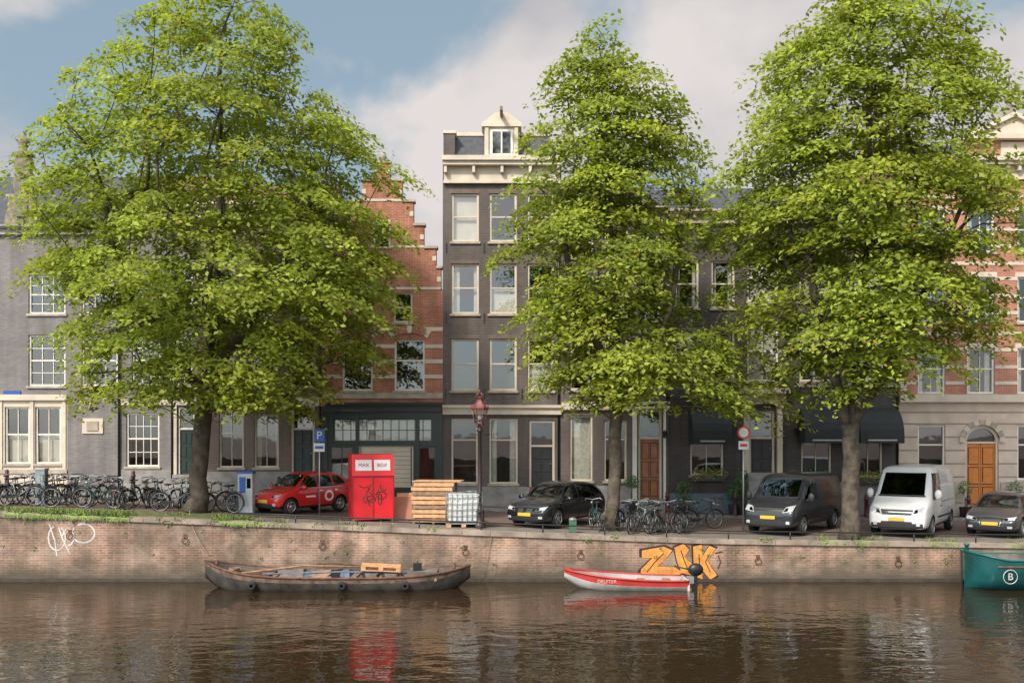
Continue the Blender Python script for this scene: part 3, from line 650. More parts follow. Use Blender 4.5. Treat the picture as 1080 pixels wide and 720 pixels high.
# ---------------- trees ----------------
lm,nt,b,out=base_mat('elm_leaf'); L=nt.links.new
at_=N(nt,'ShaderNodeAttribute'); at_.attribute_name='leafcol'; L(at_.outputs['Color'],b.inputs['Base Color'])
b.inputs['Roughness'].default_value=.55; b.inputs['Specular IOR Level'].default_value=.25
tl=N(nt,'ShaderNodeBsdfTranslucent'); sc_=N(nt,'ShaderNodeVectorMath',operation='MULTIPLY'); sc_.inputs[1].default_value=(1.35,1.4,.7)
L(at_.outputs['Color'],sc_.inputs[0]); L(sc_.outputs[0],tl.inputs[0]); mx=N(nt,'ShaderNodeMixShader'); mx.inputs[0].default_value=.42
L(b.outputs[0],mx.inputs[1]); L(tl.outputs[0],mx.inputs[2]); L(mx.outputs[0],out.inputs[0])
def tree(D, prof, trunk, limbs, seed, ncl, r0, extra=(), nleaf=215):
    rng=np.random.default_rng(seed); k=D/1050
    pr=[(CAMZ-(y-457)*k,(a-540)*k,(b_-540)*k) for y,a,b_ in prof]; pr.sort()
    zs=np.array([p[0] for p in pr]); la=np.array([p[1] for p in pr]); lb=np.array([p[2] for p in pr])
    cv=lambda P:[Vector(((x-540)*k,D+dy,CAMZ-(y-457)*k)) for x,y,dy in P]
    T=cv(trunk)
    C=[]; tries=0; wmax=(lb-la).max()
    while len(C)<ncl and tries<90000:
        tries+=1; z=rng.uniform(zs[0],zs[-1]); a=np.interp(z,zs,la); b_=np.interp(z,zs,lb); hw=(b_-a)/2
        if rng.random()>(hw*2/wmax)**1.5+.06: continue
        th=rng.uniform(0,2*math.pi)
        lump=1+.32*noise.noise(Vector((math.cos(th)*1.8+seed,math.sin(th)*1.8,z*.6)))
        r=hw*rng.random()**.40*lump*.98
        p=Vector(((a+b_)/2+r*math.cos(th), D+.85*r*math.sin(th), z))
        if p.y>40.6: continue
        # boughs: flattened masses of foliage with dark gaps between them
        nv=noise.noise(Vector((p.x*.48+seed,p.y*.48,p.z*.78)))
        if nv<-.07 and rng.random()<.88: continue
        if any((p-q[0]).length_squared<.33 for q in C): continue
        C.append((p, Vector(((a+b_)/2,D,z)), min(1,r/hw)))
    for (x,y,dy) in extra: C.append((Vector(((x-540)*k,D+dy,CAMZ-(y-457)*k)), T[3].copy(),1))
    nodes=[]; par=[]; pl=[]; tn=[]
    for a,b_ in zip(T,T[1:]):
        for i in range(4): tn.append(a.lerp(b_,i/4))
    tn.append(T[-1])
    for i,p in enumerate(tn): nodes.append(p+Vector((rng.normal(0,.035),rng.normal(0,.035),0))); par.append(i-1); pl.append(0 if i==0 else pl[-1]+.8*(tn[i]-tn[i-1]).length)
    nt0=len(nodes); zf=zs[0]-1.2
    for Lb in limbs:
        P=cv(Lb); j=min(range(nt0),key=lambda i:(nodes[i]-P[0]).length); prev=j
        for a,b_ in zip([nodes[j]]+P[1:],P[1:]):
            for s_ in (1,2,3):
                q=a.lerp(b_,s_/3); pl.append(pl[prev]+.35*(q-nodes[prev]).length); nodes.append(q); par.append(prev); prev=len(nodes)-1
    cand=[c[0] for c in C]
    order=sorted(range(len(cand)),key=lambda i:min((cand[i]-n).length for n in nodes))
    for i in order:
        p=cand[i]; A=np.array([tuple(n) for n in nodes]); d=np.linalg.norm(A-np.array(p),axis=1)
        cost=d+.42*np.array(pl)+np.where(A[:,2]>p.z+.3,1.5*(A[:,2]-p.z),0)+np.where(A[:,2]<zf,50,0)
        j=int(np.argmin(cost)); dd=(p-nodes[j]).length; prev=j
        ns=max(1,int(dd/1.1)); n0=nodes[j].copy()
        for s_ in range(1,ns+1):
            q=n0.lerp(p,s_/ns)+Vector((0,0,.12*dd*math.sin(math.pi*s_/ns)))
            if s_<ns: q+=Vector((rng.normal(0,.06),rng.normal(0,.06),rng.normal(0,.05)))
            nodes.append(q); par.append(prev); pl.append(pl[prev]+dd/ns); prev=len(nodes)-1
    cnt=np.ones(len(nodes))
    for i in range(len(nodes)-1,0,-1): cnt[par[i]]+=cnt[i]
    rad=r0*(cnt/cnt[0])**.5; rad=np.maximum(rad,.012)
    rad[0]=r0*1.45; rad[1]=r0*1.1
    e=empty('elm_tree',tuple(T[0])); m=MB()
    m.tube([nodes[i] for i in range(nt0)],[float(rad[i]) for i in range(nt0)],12,BARK)
    for i in range(nt0,len(nodes)):
        j=par[i]; rj=min(rad[j],rad[i]*1.25); m.tube([nodes[j],nodes[i]],[float(rj),float(rad[i])],6 if rad[i]<.08 else 10,BARK,caps=rad[i]>.06)
    m.build('trunk_and_limbs',e,True)
    V=[];COL=[]
    for p,c,o in C:
        R_=rng.uniform(.55,1.15); n=int(nleaf*R_**1.7*rng.uniform(.7,1.15))
        od=Vector((p.x-c.x,p.y-c.y,0)); od=od.normalized() if od.length>.01 else Vector((1,0,0))
        th=rng.uniform(0,2*math.pi,n); rr=R_*np.sqrt(rng.random(n))*(1+.3*np.sin(th*3+rng.uniform(0,6)))
        dx=rr*np.cos(th); dy=rr*np.sin(th); along=dx*od.x+dy*od.y
        dz=-.42*along*o-.3*rr**2/R_+rng.normal(0,.12,n)
        P=np.stack([p.x+dx,p.y+dy,p.z+dz],1)
        nr=np.stack([rng.normal(od.x*.4,.42,n),rng.normal(od.y*.4-.12,.42,n),np.abs(rng.normal(.85,.35,n))],1); nr/=np.linalg.norm(nr,axis=1,keepdims=True)
        t=rng.normal(0,1,(n,3)); t-=nr*(t*nr).sum(1,keepdims=True); t/=np.linalg.norm(t,axis=1,keepdims=True); bt=np.cross(nr,t)
        s_=rng.uniform(.065,.12,n)[:,None]
        V.append(np.stack([P-t*s_,P-bt*s_*.58+nr*s_*.15,P+t*s_*1.1,P+bt*s_*.58+nr*s_*.15],1))
        lo=noise.noise(p*.3+Vector((0,seed,9)))
        base=np.array([.255,.31,.042])*rng.uniform(.74,1.12)*(1+.28*lo)+np.array([.06,.045,.0])*max(0,rng.uniform(-.3,1))
        cc=base[None,:]*rng.uniform(.7,1.3,(n,1)); yl=rng.random(n)<.01; cc[yl]=[.38,.27,.03]
        COL.append(cc)
    V=np.concatenate(V); COL=np.concatenate(COL); n=len(V)
    me=bpy.data.meshes.new('leaves'); me.vertices.add(n*4); me.vertices.foreach_set('co',V.reshape(-1))
    me.loops.add(n*4); me.loops.foreach_set('vertex_index',np.arange(n*4)); me.polygons.add(n); me.polygons.foreach_set('loop_start',np.arange(n)*4); me.polygons.foreach_set('loop_total',np.full(n,4))
    me.update(calc_edges=True); ca=me.attributes.new('leafcol','FLOAT_COLOR','FACE'); ca.data.foreach_set('color',np.concatenate([COL,np.ones((n,1))],1).astype(np.float32).reshape(-1))
    me.materials.append(lm); o=bpy.data.objects.new('foliage',me); bpy.context.scene.collection.objects.link(o); o.parent=e
    o.matrix_parent_inverse=Matrix.Translation(e.location).inverted()
tree(35,[(-12,190,265),(30,132,315),(80,92,354),(130,78,386),(180,50,400),(230,32,418),(280,30,432),(330,50,428),(380,75,378),(415,95,340),(430,230,310)],
     [(208,540,0),(212,470,0),(220,400,0),(227,330,0),(231,230,.2),(233,120,.1),(232,40,0)],
     [[(219,425,0),(188,375,-.6),(155,320,-1),(128,255,-1.2)],[(221,405,0),(262,352,-.8),(300,300,-1),(325,235,-1.2)],[(222,390,0),(232,330,-1.8),(250,260,-2.4)]],3,570,.30,[(95,425,0),(300,432,-1),(250,425,.5),(345,412,-1),(180,415,-2),(270,420,-2),(235,-5,0),(225,5,0),(245,8,0)])
tree(34.7,[(15,612,645),(60,590,690),(100,578,720),(150,560,737),(200,548,735),(250,538,730),(300,543,735),(350,556,750),(385,568,768),(415,595,778),(430,605,762)],
     [(645,560,0),(649,480,0),(652,410,0),(650,330,0),(645,230,0),(640,130,.1),(632,50,0)],
     [[(651,435,0),(682,385,-.4),(705,325,-.6),(715,260,-.6)],[(651,405,0),(622,350,-.5),(600,290,-.6),(590,230,-.5)]],11,300,.22,
     [(790,375,-1),(805,390,-.5),(825,405,-.5),(838,418,0),(800,410,-1),(770,400,-.5),(840,440,0),(790,430,.5),(760,430,0),(815,425,-1),(775,350,-.5),(765,320,0),(628,26,0),(638,42,0),(620,48,0),(608,68,0),(652,66,0),(632,72,-.5)])
tree(33.2,[(-50,880,960),(0,848,1003),(50,813,1025),(100,790,1036),(150,778,1046),(200,768,1054),(250,768,1062),(300,778,1072),(345,803,1060),(375,830,1010),(412,855,955)],
     [(898,570,0),(897,500,0),(900,430,0),(908,350,.1),(915,250,0),(918,150,0),(918,40,0)],
     [[(897,462,0),(880,410,-.4),(858,350,-.8),(842,275,-1)],[(899,450,0),(925,400,-.5),(955,335,-.8),(985,260,-1)],[(902,410,0),(912,340,-1.6),(925,260,-2)]],23,470,.28,[(880,418,-1),(930,410,-1),(1045,350,-1),(985,385,-1)])

# ---------------- vehicles ----------------
def decal(mb,bvh,poly,axis,mat,off=.006,cell=.05):
    ax={'+x':Vector((1,0,0)),'-x':Vector((-1,0,0)),'+y':Vector((0,1,0)),'-y':Vector((0,-1,0)),'+z':Vector((0,0,1))}[axis]
    us=[p[0] for p in poly]; vs=[p[1] for p in poly]; cx,cy=sum(us)/len(us),sum(vs)/len(vs)
    bm=bmesh.new(); w,h_=max(us)-min(us),max(vs)-min(vs); mx_,my=(max(us)+min(us))/2,(max(vs)+min(vs))/2
    nx,ny=max(1,int(w/cell)),max(1,int(h_/cell))
    vv=[[bm.verts.new((mx_-w/2+w*i/nx,my-h_/2+h_*j/ny,0)) for j in range(ny+1)] for i in range(nx+1)]
    for i in range(nx):
        for j in range(ny): bm.faces.new((vv[i][j],vv[i+1][j],vv[i+1][j+1],vv[i][j+1]))
    for i in range(len(poly)):
        a,b_=Vector((*poly[i],0)),Vector((*poly[(i+1)%len(poly)],0)); d=b_-a
        if d.length<1e-6: continue
        n=Vector((d.y,-d.x,0)).normalized()
        if n.dot(Vector((cx,cy,0))-a)>0: n=-n
        bmesh.ops.bisect_plane(bm,geom=bm.verts[:]+bm.edges[:]+bm.faces[:],plane_co=a,plane_no=n,clear_outer=True)
    bad=[]
    for v in bm.verts:
        u,w_=v.co.x,v.co.y
        o=Vector((0,u,w_)) if axis[1]=='x' else (Vector((u,0,w_)) if axis[1]=='y' else Vector((u,w_,0)))
        hit=bvh.ray_cast(o+ax*6,-ax)
        if hit[0] is None: bad.append(v)
        else: v.co=hit[0]+ax*off
    bmesh.ops.delete(bm,geom=bad,context='VERTS')
    bm.verts.ensure_lookup_table(); idx={v:i for i,v in enumerate(bm.verts)}
    mb.add([tuple(v.co) for v in bm.verts],[tuple(idx[v] for v in f.verts) for f in bm.faces],mat,True); bm.free()
def wheel(mb,x,y,r,w,side):
    s_=side
    mb.lathe((x,y,r),[(r*.62,-w/2),(r*.93,-w/2),(r,-w*.3),(r,w*.3),(r*.93,w/2),(r*.62,w/2)],24,RUBBER,axis='y')
    mb.lathe((x,y,r),[(0,0),(r*.64,0)],24,BPLAST,axis='y',smooth=False)
    yo=y+s_*w*.46
    mb.ring((x,yo,r),r*.61,.018,'y',24,5,RIM)
    for k in range(5):
        q=2*math.pi*k/5+.3; c,s2=math.cos(q),math.sin(q); px_,pz=-s2,c
        vs=[]
        for rr,ww in ((.03,.05),(r*.6,.035)):
            for sg in (-1,1):
                for yy in (yo-s_*.03,yo): vs.append((x+c*rr+px_*ww*sg,yy,r+s2*rr+pz*ww*sg))
        mb.add(vs,[(0,1,5,4),(2,3,7,6),(1,3,7,5),(0,2,6,4),(4,5,7,6)],RIM)
    mb.lathe((x,yo,r),[(0,s_*.01),(.06,s_*.008),(.07,-s_*.03)],12,RIM,axis='y')
def vehicle(name,loc,yaw,paint,st,wx,wr,W,decals,extra=None):
    e=empty(name,loc,yaw); bm=bmesh.new(); rings=[]
    for (x,zb,zl,zt,wb,wt) in st:
        cab=zt-zl>.18
        h=[(0,zb),(wb*.82,zb),(wb*.965,zb+.07),(wb,zb+(zl-zb)*.5),(wb*.985,zl)]
        if cab: h+=[(wb*.97*.5+wt*.5+.02,(zl+zt)/2),(wt,zt-.07),(wt*.8,zt-.01),(0,zt+.02)]
        else: h+=[(wb*.94,zl+(zt-zl)*.4),(wt+.06,zl+(zt-zl)*.75),(wt*.8,zt-.005),(0,zt+.015)]
        full=h+[(-a,b_) for a,b_ in h[-2:0:-1]]
        rings.append([bm.verts.new((x,a,b_)) for a,b_ in full])
    n=len(rings[0])
    for r1,r2 in zip(rings,rings[1:]):
        for k in range(n): bm.faces.new((r1[k],r2[k],r2[(k+1)%n],r1[(k+1)%n]))
    bm.faces.new(rings[0]); bm.faces.new(rings[-1][::-1]); bmesh.ops.recalc_face_normals(bm,faces=bm.faces[:])
    me=bpy.data.meshes.new('body'); bm.to_mesh(me); bm.free(); me.materials.append(paint); me.materials.append(BPLAST)
    o=bpy.data.objects.new('body',me); bpy.context.scene.collection.objects.link(o)
    sb=o.modifiers.new('s','SUBSURF'); sb.levels=2; sb.render_levels=2
    cut=[]
    for x in wx:
        for sd in (-1,1):
            c=MB(); c.lathe((x,sd*(W/2-.05),wr),[(0,-.22),(wr+.06,-.22),(wr+.06,.22),(0,.22)],28,BPLAST,axis='y')
            co=c.build('cut'); cb=bmesh.new(); cb.from_mesh(co.data); bmesh.ops.remove_doubles(cb,verts=cb.verts[:],dist=1e-4); bmesh.ops.recalc_face_normals(cb,faces=cb.faces[:]); cb.to_mesh(co.data); cb.free()
            bo=o.modifiers.new('b','BOOLEAN'); bo.object=co; bo.operation='DIFFERENCE'; bo.solver='EXACT'; cut.append(co)
    dg=bpy.context.evaluated_depsgraph_get(); dg.update(); nm=bpy.data.meshes.new_from_object(o.evaluated_get(dg))
    for c in cut: bpy.data.objects.remove(c)
    o.modifiers.clear(); o.data=nm; o.parent=e
    if len(nm.materials)<2: nm.materials.append(BPLAST)
    for p in nm.polygons:
        c=p.center; p.use_smooth=True; p.material_index=0
        for x in wx:
            d=math.hypot(c.x-x,c.z-wr)
            if d<wr+.062 and ((abs(c.y)<W/2-.2) or (Vector((c.x-x,0,c.z-wr)).normalized().dot(p.normal)<-.8)): p.material_index=1; p.use_smooth=False
        if c.z<.32 and abs(p.normal.z)<.9: p.material_index=1
    bvh=BVHTree.FromPolygons([v.co.copy() for v in nm.vertices],[tuple(p.vertices) for p in nm.polygons])
    d=MB()
    for dc in decals:
        axis,poly,mt=dc[:3]; off=dc[3] if len(dc)>3 else .006
        if axis=='side':
            for a in ('+y','-y'): decal(d,bvh,poly,a,mt,off)
        elif axis=='front2':
            decal(d,bvh,poly,'+x',mt,off); decal(d,bvh,[(-u,v) for u,v in poly],'+x',mt,off)
        elif axis=='rear2':
            decal(d,bvh,poly,'-x',mt,off); decal(d,bvh,[(-u,v) for u,v in poly],'-x',mt,off)
        else: decal(d,bvh,poly,axis,mt,off)
    d.build('windows_lamps_and_grille',e)
    w=MB()
    for x in wx:
        for sd in (-1,1): wheel(w,x,sd*(W/2-.13),wr,.21,sd)
    w.build('wheels',e)
    if extra: x_=MB(); extra(x_,bvh); x_.build('mirrors_and_trim',e)
    return e
def rect(u0,u1,v0,v1): return [(u0,v0),(u1,v0),(u1,v1),(u0,v1)]
def seam(u0,v0,u1,v1,w=.009):
    d=Vector((u1-u0,v1-v0)).normalized(); n=(-d.y*w,d.x*w); return [(u0-n[0],v0-n[1]),(u1-n[0],v1-n[1]),(u1+n[0],v1+n[1]),(u0+n[0],v0+n[1])]
def car_st(L,W,H,rear=1):
    fx,fw,fz=L/4.34,W/1.8,H/1.55
    S=[(-2.17,.42,.72,.86,.70,.5),(-2.12,.3,.82,1.0,.80,.58),(-2.0,.24,.93,1.24,.87,.62),(-1.7,.21,.95,1.46,.9,.62),(-.9,.2,.95,1.55,.9,.66),(0,.2,.94,1.57,.9,.67),(.42,.2,.93,1.49,.9,.66),(.8,.2,.93,1.24,.9,.68),
       (1.12,.2,.92,1.02,.9,.7),(1.3,.2,.89,.98,.9,.7),(1.8,.2,.80,.88,.87,.64),(2.05,.22,.70,.76,.82,.58),(2.15,.25,.6,.64,.74,.52),(2.19,.32,.54,.57,.66,.46)]
    return [(a*fx,b_,c*fz,d*fz,e_*fw,f*fw) for a,b_,c,d,e_,f in S]
def car_dec(L,W,H,kidney=True,single=False,bodymat=None):
    fx,fw,fz=L/4.34,W/1.8,H/1.55
    X=lambda P:[(u*fx,v*fz) for u,v in P]; Y=lambda P:[(u*fw,v*fz) for u,v in P]
    D=[('side',X([(.02,.99),(.98,.99),(.45,1.40),(.02,1.44)]),CGLASS),('side',X([(-.07,.99),(-.07,1.44),(-.85,1.42),(-.92,.99)]),CGLASS),
       ('side',X([(-1.0,1.0),(-.95,1.41),(-1.4,1.36),(-1.72,1.1)]),CGLASS),
       ('side',X(seam(-.02,.3,-.02,1.46)),BPLAST),('side',X(seam(1.05,.3,1.08,.92)),BPLAST),('side',X(seam(-.97,.62,-.95,1.0)),BPLAST),('side',X(seam(-.97,.62,-1.0+.1,.3)),BPLAST),
       ('side',X(rect(-.25,-.08,.84,.87)),CHROME,.02),('side',X(rect(-1.15,-.99,.84,.87)),CHROME,.02),
       ('side',X(seam(-1.75,.975,1.0,.965,.007)),CHROME,.008),('side',X(rect(-.95,.95,.2,.3)),BPLAST,.012),
       ('+x',Y([(-.67,1.03),(.67,1.03),(.57,1.45),(-.57,1.45)]),CGLASS),
       ('-x',Y([(-.62,1.0),(.62,1.0),(.52,1.38),(-.52,1.38)]),CGLASS),
       ('front2',Y([(.40,.62),(.76,.66),(.80,.78),(.48,.72)]),LAMPG,.008),('front2',Y([(.42,.63),(.56,.65),(.56,.72),(.47,.715)]),CGLASS,.012),
       ('rear2',Y([(.5,.75),(.78,.75),(.80,.9),(.52,.9)]),REDL,.008),
       ('+x',Y([(-.6,.28),(.6,.28),(.5,.42),(-.5,.42)]),BPLAST,.01),('front2',Y(rect(.55,.7,.36,.44)),LAMPG,.012),
       ('+x',rect(-.26,.26,.44,.55),PLATE,.03),('-x',rect(-.26,.26,.6,.71),PLATE,.03)]
    if kidney: D+=[('front2',Y([(.03,.56),(.28,.56),(.34,.70),(.05,.72)]),CHROME,.009),('front2',Y([(.05,.575),(.265,.575),(.315,.69),(.07,.70)]),BPLAST,.013)]
    elif not single: D+=[('+x',Y([(-.3,.40),(.3,.40),(.38,.70),(-.38,.70)]),CHROME,.009),('+x',Y([(-.28,.415),(.28,.415),(.355,.685),(-.355,.685)]),BPLAST,.013)]
    return D
def mirrors(x,y,z,mat,s_=1):
    def f(m,bvh):
        for sd in (-1,1):
            m.blob((x,sd*y,z),(.09*s_,.12,.085*s_),mat,12,8); m.tube([(x,sd*(y-.22),z-.06),(x,sd*(y-.08),z-.03)],.02,6,BPLAST)
    return f
YAW=lambda th: math.atan2(-math.cos(math.radians(th)),-math.sin(math.radians(th)))
def wheels_z(x,y): return zg(x)+.006
BLK=pm('black_car_paint',(.010,.011,.013),.25,.1,var=.05,coat=1)
GRYP=pm('dark_van_paint',(.014,.015,.018),.35,.1,var=.05,coat=.6)
ANTH=pm('anthracite_car_paint',(.03,.032,.036),.3,.2,var=.05,coat=1)
WHTP=pm('white_car_paint',(.64,.64,.62),.3,var=.05,coat=.8)
REDP=pm('red_car_paint',(.55,.015,.014),.3,var=.05,coat=1)
vehicle('black_parked_car',(1.65,36.0,wheels_z(1.65,36)),YAW(34),BLK,car_st(4.34,1.8,1.55),(-1.32,1.35),.33,1.8,car_dec(4.34,1.8,1.55),mirrors(.85,1.0,1.0,BLK))
DISC=pm('white_vinyl',(.75,.74,.72),.4)
dd=car_dec(3.6,1.66,1.5,False,True)
circ=[(-.55+.22*math.cos(t),.62+.2*math.sin(t)) for t in [2*math.pi*i/14 for i in range(14)]]
ci2=[(-.55+.13*math.cos(t),.62+.12*math.sin(t)) for t in [2*math.pi*i/12 for i in range(12)]]
dd+=[('side',circ,DISC,.006),('side',ci2,REDP,.010),('side',rect(.1,.55,.6,.66),DISC,.006)]
vehicle('red_parked_hatchback',(-7.75,36.9,wheels_z(-7.75,37)),YAW(38),REDP,car_st(3.6,1.66,1.5),(-1.13,1.2),.29,1.66,dd,mirrors(.72,.92,.97,REDP))
vehicle('anthracite_parked_car',(17.75,35.9,wheels_z(17.75,36)),YAW(38),ANTH,car_st(4.4,1.8,1.48),(-1.35,1.38),.33,1.8,car_dec(4.4,1.8,1.48,False),mirrors(.85,1.0,.95,ANTH))
def van_st(L,W,H):
    fx,fw,k=L/5,W/1.95,H-1.97
    S=[(-2.5,.45,1.0,1.75+k,.86,.76),(-2.46,.32,1.05,1.88+k,.95,.82),(-2.3,.28,1.08,1.96+k,.97,.84),(-1,.28,1.08,1.99+k,.975,.85),(.55,.28,1.08,1.99+k,.975,.85),(.95,.28,1.08,1.93+k,.975,.83),(1.3,.28,1.08,1.64+k*.7,.97,.80),
       (1.75,.28,1.06,1.27+k*.3,.965,.80),(1.95,.28,1.02,1.16+k*.25,.95,.80),(2.3,.28,.92,1.04+k*.2,.92,.76),(2.46,.28,.78,.88+k*.1,.88,.72),(2.52,.34,.66,.72,.8,.64)]
    return [(a*fx,b_,c+k*.15,d,e_*fw,f*fw) for a,b_,c,d,e_,f in S]
def van_dec(k,body):
    z=lambda v:v+k*.3
    return [('side',[(.3,z(1.17)),(1.5,z(1.13)),(1.02,1.78+k*.9),(.3,1.78+k*.9)],CGLASS),
     ('side',seam(.22,.35,.22,1.88+k),BPLAST),('side',seam(1.45,.75,1.55,1.1),BPLAST),('side',seam(-.95,.4,-.95,1.88+k),BPLAST),('side',seam(-2.2,1.15,.2,1.15),BPLAST),
     ('side',rect(-2.3,1.0,.3,.42),BPLAST,.02),('side',rect(-1.2,.9,.62,.68),BPLAST,.014),('side',rect(.3,.48,1.0,1.04),BPLAST,.02),
     ('+x',[(-.78,z(1.24)),(.78,z(1.24)),(.78,z(1.29)),(-.78,z(1.29))],BPLAST),
     ('+x',[(-.74,z(1.295)),(.74,z(1.295)),(.68,1.80+k*.86),(-.68,1.80+k*.86)],CGLASS),
     ('+x',[(-.86,.30),(.86,.30),(.84,.50),(-.84,.50)],BPLAST,.014),
     ('front2',[(.50,.80),(.84,.86),(.86,1.06),(.58,.99)],LAMPG,.01),('front2',[(.53,.83),(.68,.86),(.68,.97),(.6,.96)],CGLASS,.015),
     ('+x',[(-.48,.78),(.48,.78),(.54,.96),(-.54,.96)],BPLAST,.01),('+x',rect(-.5,.5,.862,.885),CHROME,.02),
     ('+x',[(-.55,.36),(.55,.36),(.5,.56),(-.5,.56)],BPLAST,.02),('+x',rect(-.26,.26,.58,.69),PLATE,.03),
     ('front2',rect(.64,.76,.42,.52),LAMPG,.02),('rear2',rect(.78,.9,.8,1.3),REDL,.01),('-x',rect(-.7,.7,1.2,1.75+k),CGLASS)]
def van_extra(z,mat):
    def f(m,bvh):
        for sd in (-1,1):
            m.blob((1.42,sd*1.13,z),(.08,.12,.17),mat,12,8); m.tube([(1.42,sd*.93,z-.1),(1.42,sd*1.06,z-.06)],.03,6,BPLAST)
    return f
vehicle('dark_grey_van',(10.2,36.0,wheels_z(10.2,36)),YAW(36),GRYP,van_st(5,1.95,2.05),(-1.6,1.62),.34,1.95,van_dec(.08,GRYP),van_extra(1.28,BPLAST))
vehicle('white_van',(14.5,36.0,wheels_z(14.5,36)),YAW(34),WHTP,van_st(5,2.05,2.4),(-1.6,1.62),.35,2.05,van_dec(.43,WHTP),van_extra(1.45,WHTP))

# ---------------- boats ----------------
def hull(name,loc,yaw,st,om,im,band=None,floor=.12,gun=None,nsec=5):
    e=empty(name,loc,yaw); m=MB()
    def surf(off,zf,mat,bandmat=None):
        rows=[]
        for x,w,zs_,zk in st:
            w2=max(w-off,.005); r=[]
            for i in range(nsec+1):
                t=i/nsec; yy=w2*(1-(t**2.6)*.55) if t<1 else 0; zz=zs_+(max(zk,zf)-zs_)*t
                r.append((yy,zz))
            rows.append([(x,-a,b_) for a,b_ in r]+[(x,a,b_) for a,b_ in r[-2::-1]])
        n=len(rows[0]); vs=[v for r in rows for v in r]; fs=[];fb=[]
        for i in range(len(rows)-1):
            for k in range(n-1):
                f=(i*n+k,(i+1)*n+k,(i+1)*n+k+1,i*n+k+1)
                (fb if (bandmat and (k==0 or k==n-2)) else fs).append(f)
        m.add(vs,fs,mat,True)
        if fb: m.add(vs,fb,bandmat,True)
    surf(0,-9,om,band); surf(.06,floor,im)
    g=MB()
    for sd in (-1,1): g.tube([(x,sd*w,z+.01) for x,w,z,k in st],.035,6,gun or om)
    m.build('hull',e); g.build('gunwale',e); return e
BARG=pm('barge_steel',(.065,.056,.05),.6,.2,var=.5,scale=3,bump=.3,bscale=8)
BARI=pm('barge_hold',(.13,.11,.095),.85,var=.4,scale=3)
BLU=pm('faded_blue_tarpaulin',(.09,.12,.16),.6,var=.4,scale=5,bump=.6,bscale=5)
xs_=np.linspace(-4.1,4.1,21); st=[]
for x in xs_:
    t=abs(x)/4.1; w=.98*(1-max(0,(t-.55)/.45)**2.1*.93); sheer=.42+.36*t**3*(1.15 if x<0 else .75); keel=-.3+(.62*max(0,(t-.72)/.28)**1.6); st.append((float(x),float(w),float(sheer),float(min(keel,sheer-.06))))
bx=(356-540)/1050*30.8
e=hull('old_steel_barge',(bx,30.85,-.03),0,st,BARG,BARI,band=pm('barge_rub_band',(.12,.075,.055),.7,.1,var=.6,scale=5),floor=.1,gun=RUST)
m=MB()
m.box(-3.2,-2.0,-.6,.6,.40,.47,RUST); 
for i in range(9): m.box(-1.9+.62*i,-1.83+.62*i,-.9,.9,.34,.41,WOODO)
for i in range(7):
    u=-1.7+i*.28; m.add([(u,-.7,.42),(u+.5,-.72,.42),(u+.5,.5,.42),(u,.5,.42),(u+.1,-.3,.52+R.uniform(0,.12)),(u+.42,-.32,.54+R.uniform(0,.1)),(u+.4,.3,.55),(u+.1,.3,.52)],[(0,1,5,4),(1,2,6,5),(2,3,7,6),(3,0,4,7),(4,5,6,7)],R.choice([BLU,BARI,DMETAL,WOODO]))
m.tube([(-2.9,-.3,.5),(-1.0,-.2,.72),(.9,-.1,.66)],.035,6,WOODO); m.tube([(-2.6,.3,.5),(-.3,.25,.74),(1.4,.2,.6)],.03,6,RUST)
m.tube([(-2.2,-.5,.5),(.2,-.45,.56),(2.6,-.3,.5)],.03,6,BLU)
m.box(2.2,3.1,-.5,.5,.42,.56,BARI); m.box(2.35,2.6,-.2,.05,.56,.78,DMETAL)
m.tube([(-3.75,0,.6),(-3.75,0,.86)],.05,8,RUST); m.tube([(3.6,0,.5),(3.6,0,.78)],.05,8,RUST)
for k in range(3): m.ring((-3.3+.02*k,.25,.52+.03*k),.16,.02,'z',16,5,WOODO)
m.build('deck_gear',e)
m=MB()
for x in (-2.4,.3,2.2): m.lathe((x,-1.02,.22),[(.05,-.06),(.11,-.08),(.14,0),(.11,.08),(.05,.06)],14,RUBBER,axis='y')
m.build('fenders',e)
m=MB()
for a,b_ in ((-3.7,-5.0),(3.6,4.9)): m.tube([(bx+a,30.9,.8),(bx+(a+b_)/2,31.5,.9),(bx+b_,YW+.1,zg(bx+b_)+.05)],.015,5,WOODO)
m.build('mooring_rope')
def pallet(name,loc,yaw=0,tilt=0,mat=WOODN,w=1.2,d=.8):
    m=MB(); 
    for z0 in (0,.122):
        for i in range(6): y=-d/2+.0+i*(d-.1)/5; m.box(-w/2,w/2,y,y+.1,z0,z0+.022,mat)
    for x in (-w/2,-.07,w/2-.14):
        for y in (-d/2+.002,-.05,d/2-.102): m.box(x,x+.14,y,y+.096,.022,.122,mat)
    o=m.build(name); o.location=loc; o.rotation_euler=(tilt,0,yaw); return o
o=pallet('wooden_pallet',(bx+1.35,30.75,.55),.05); o.rotation_euler=(.0,.06,.1)
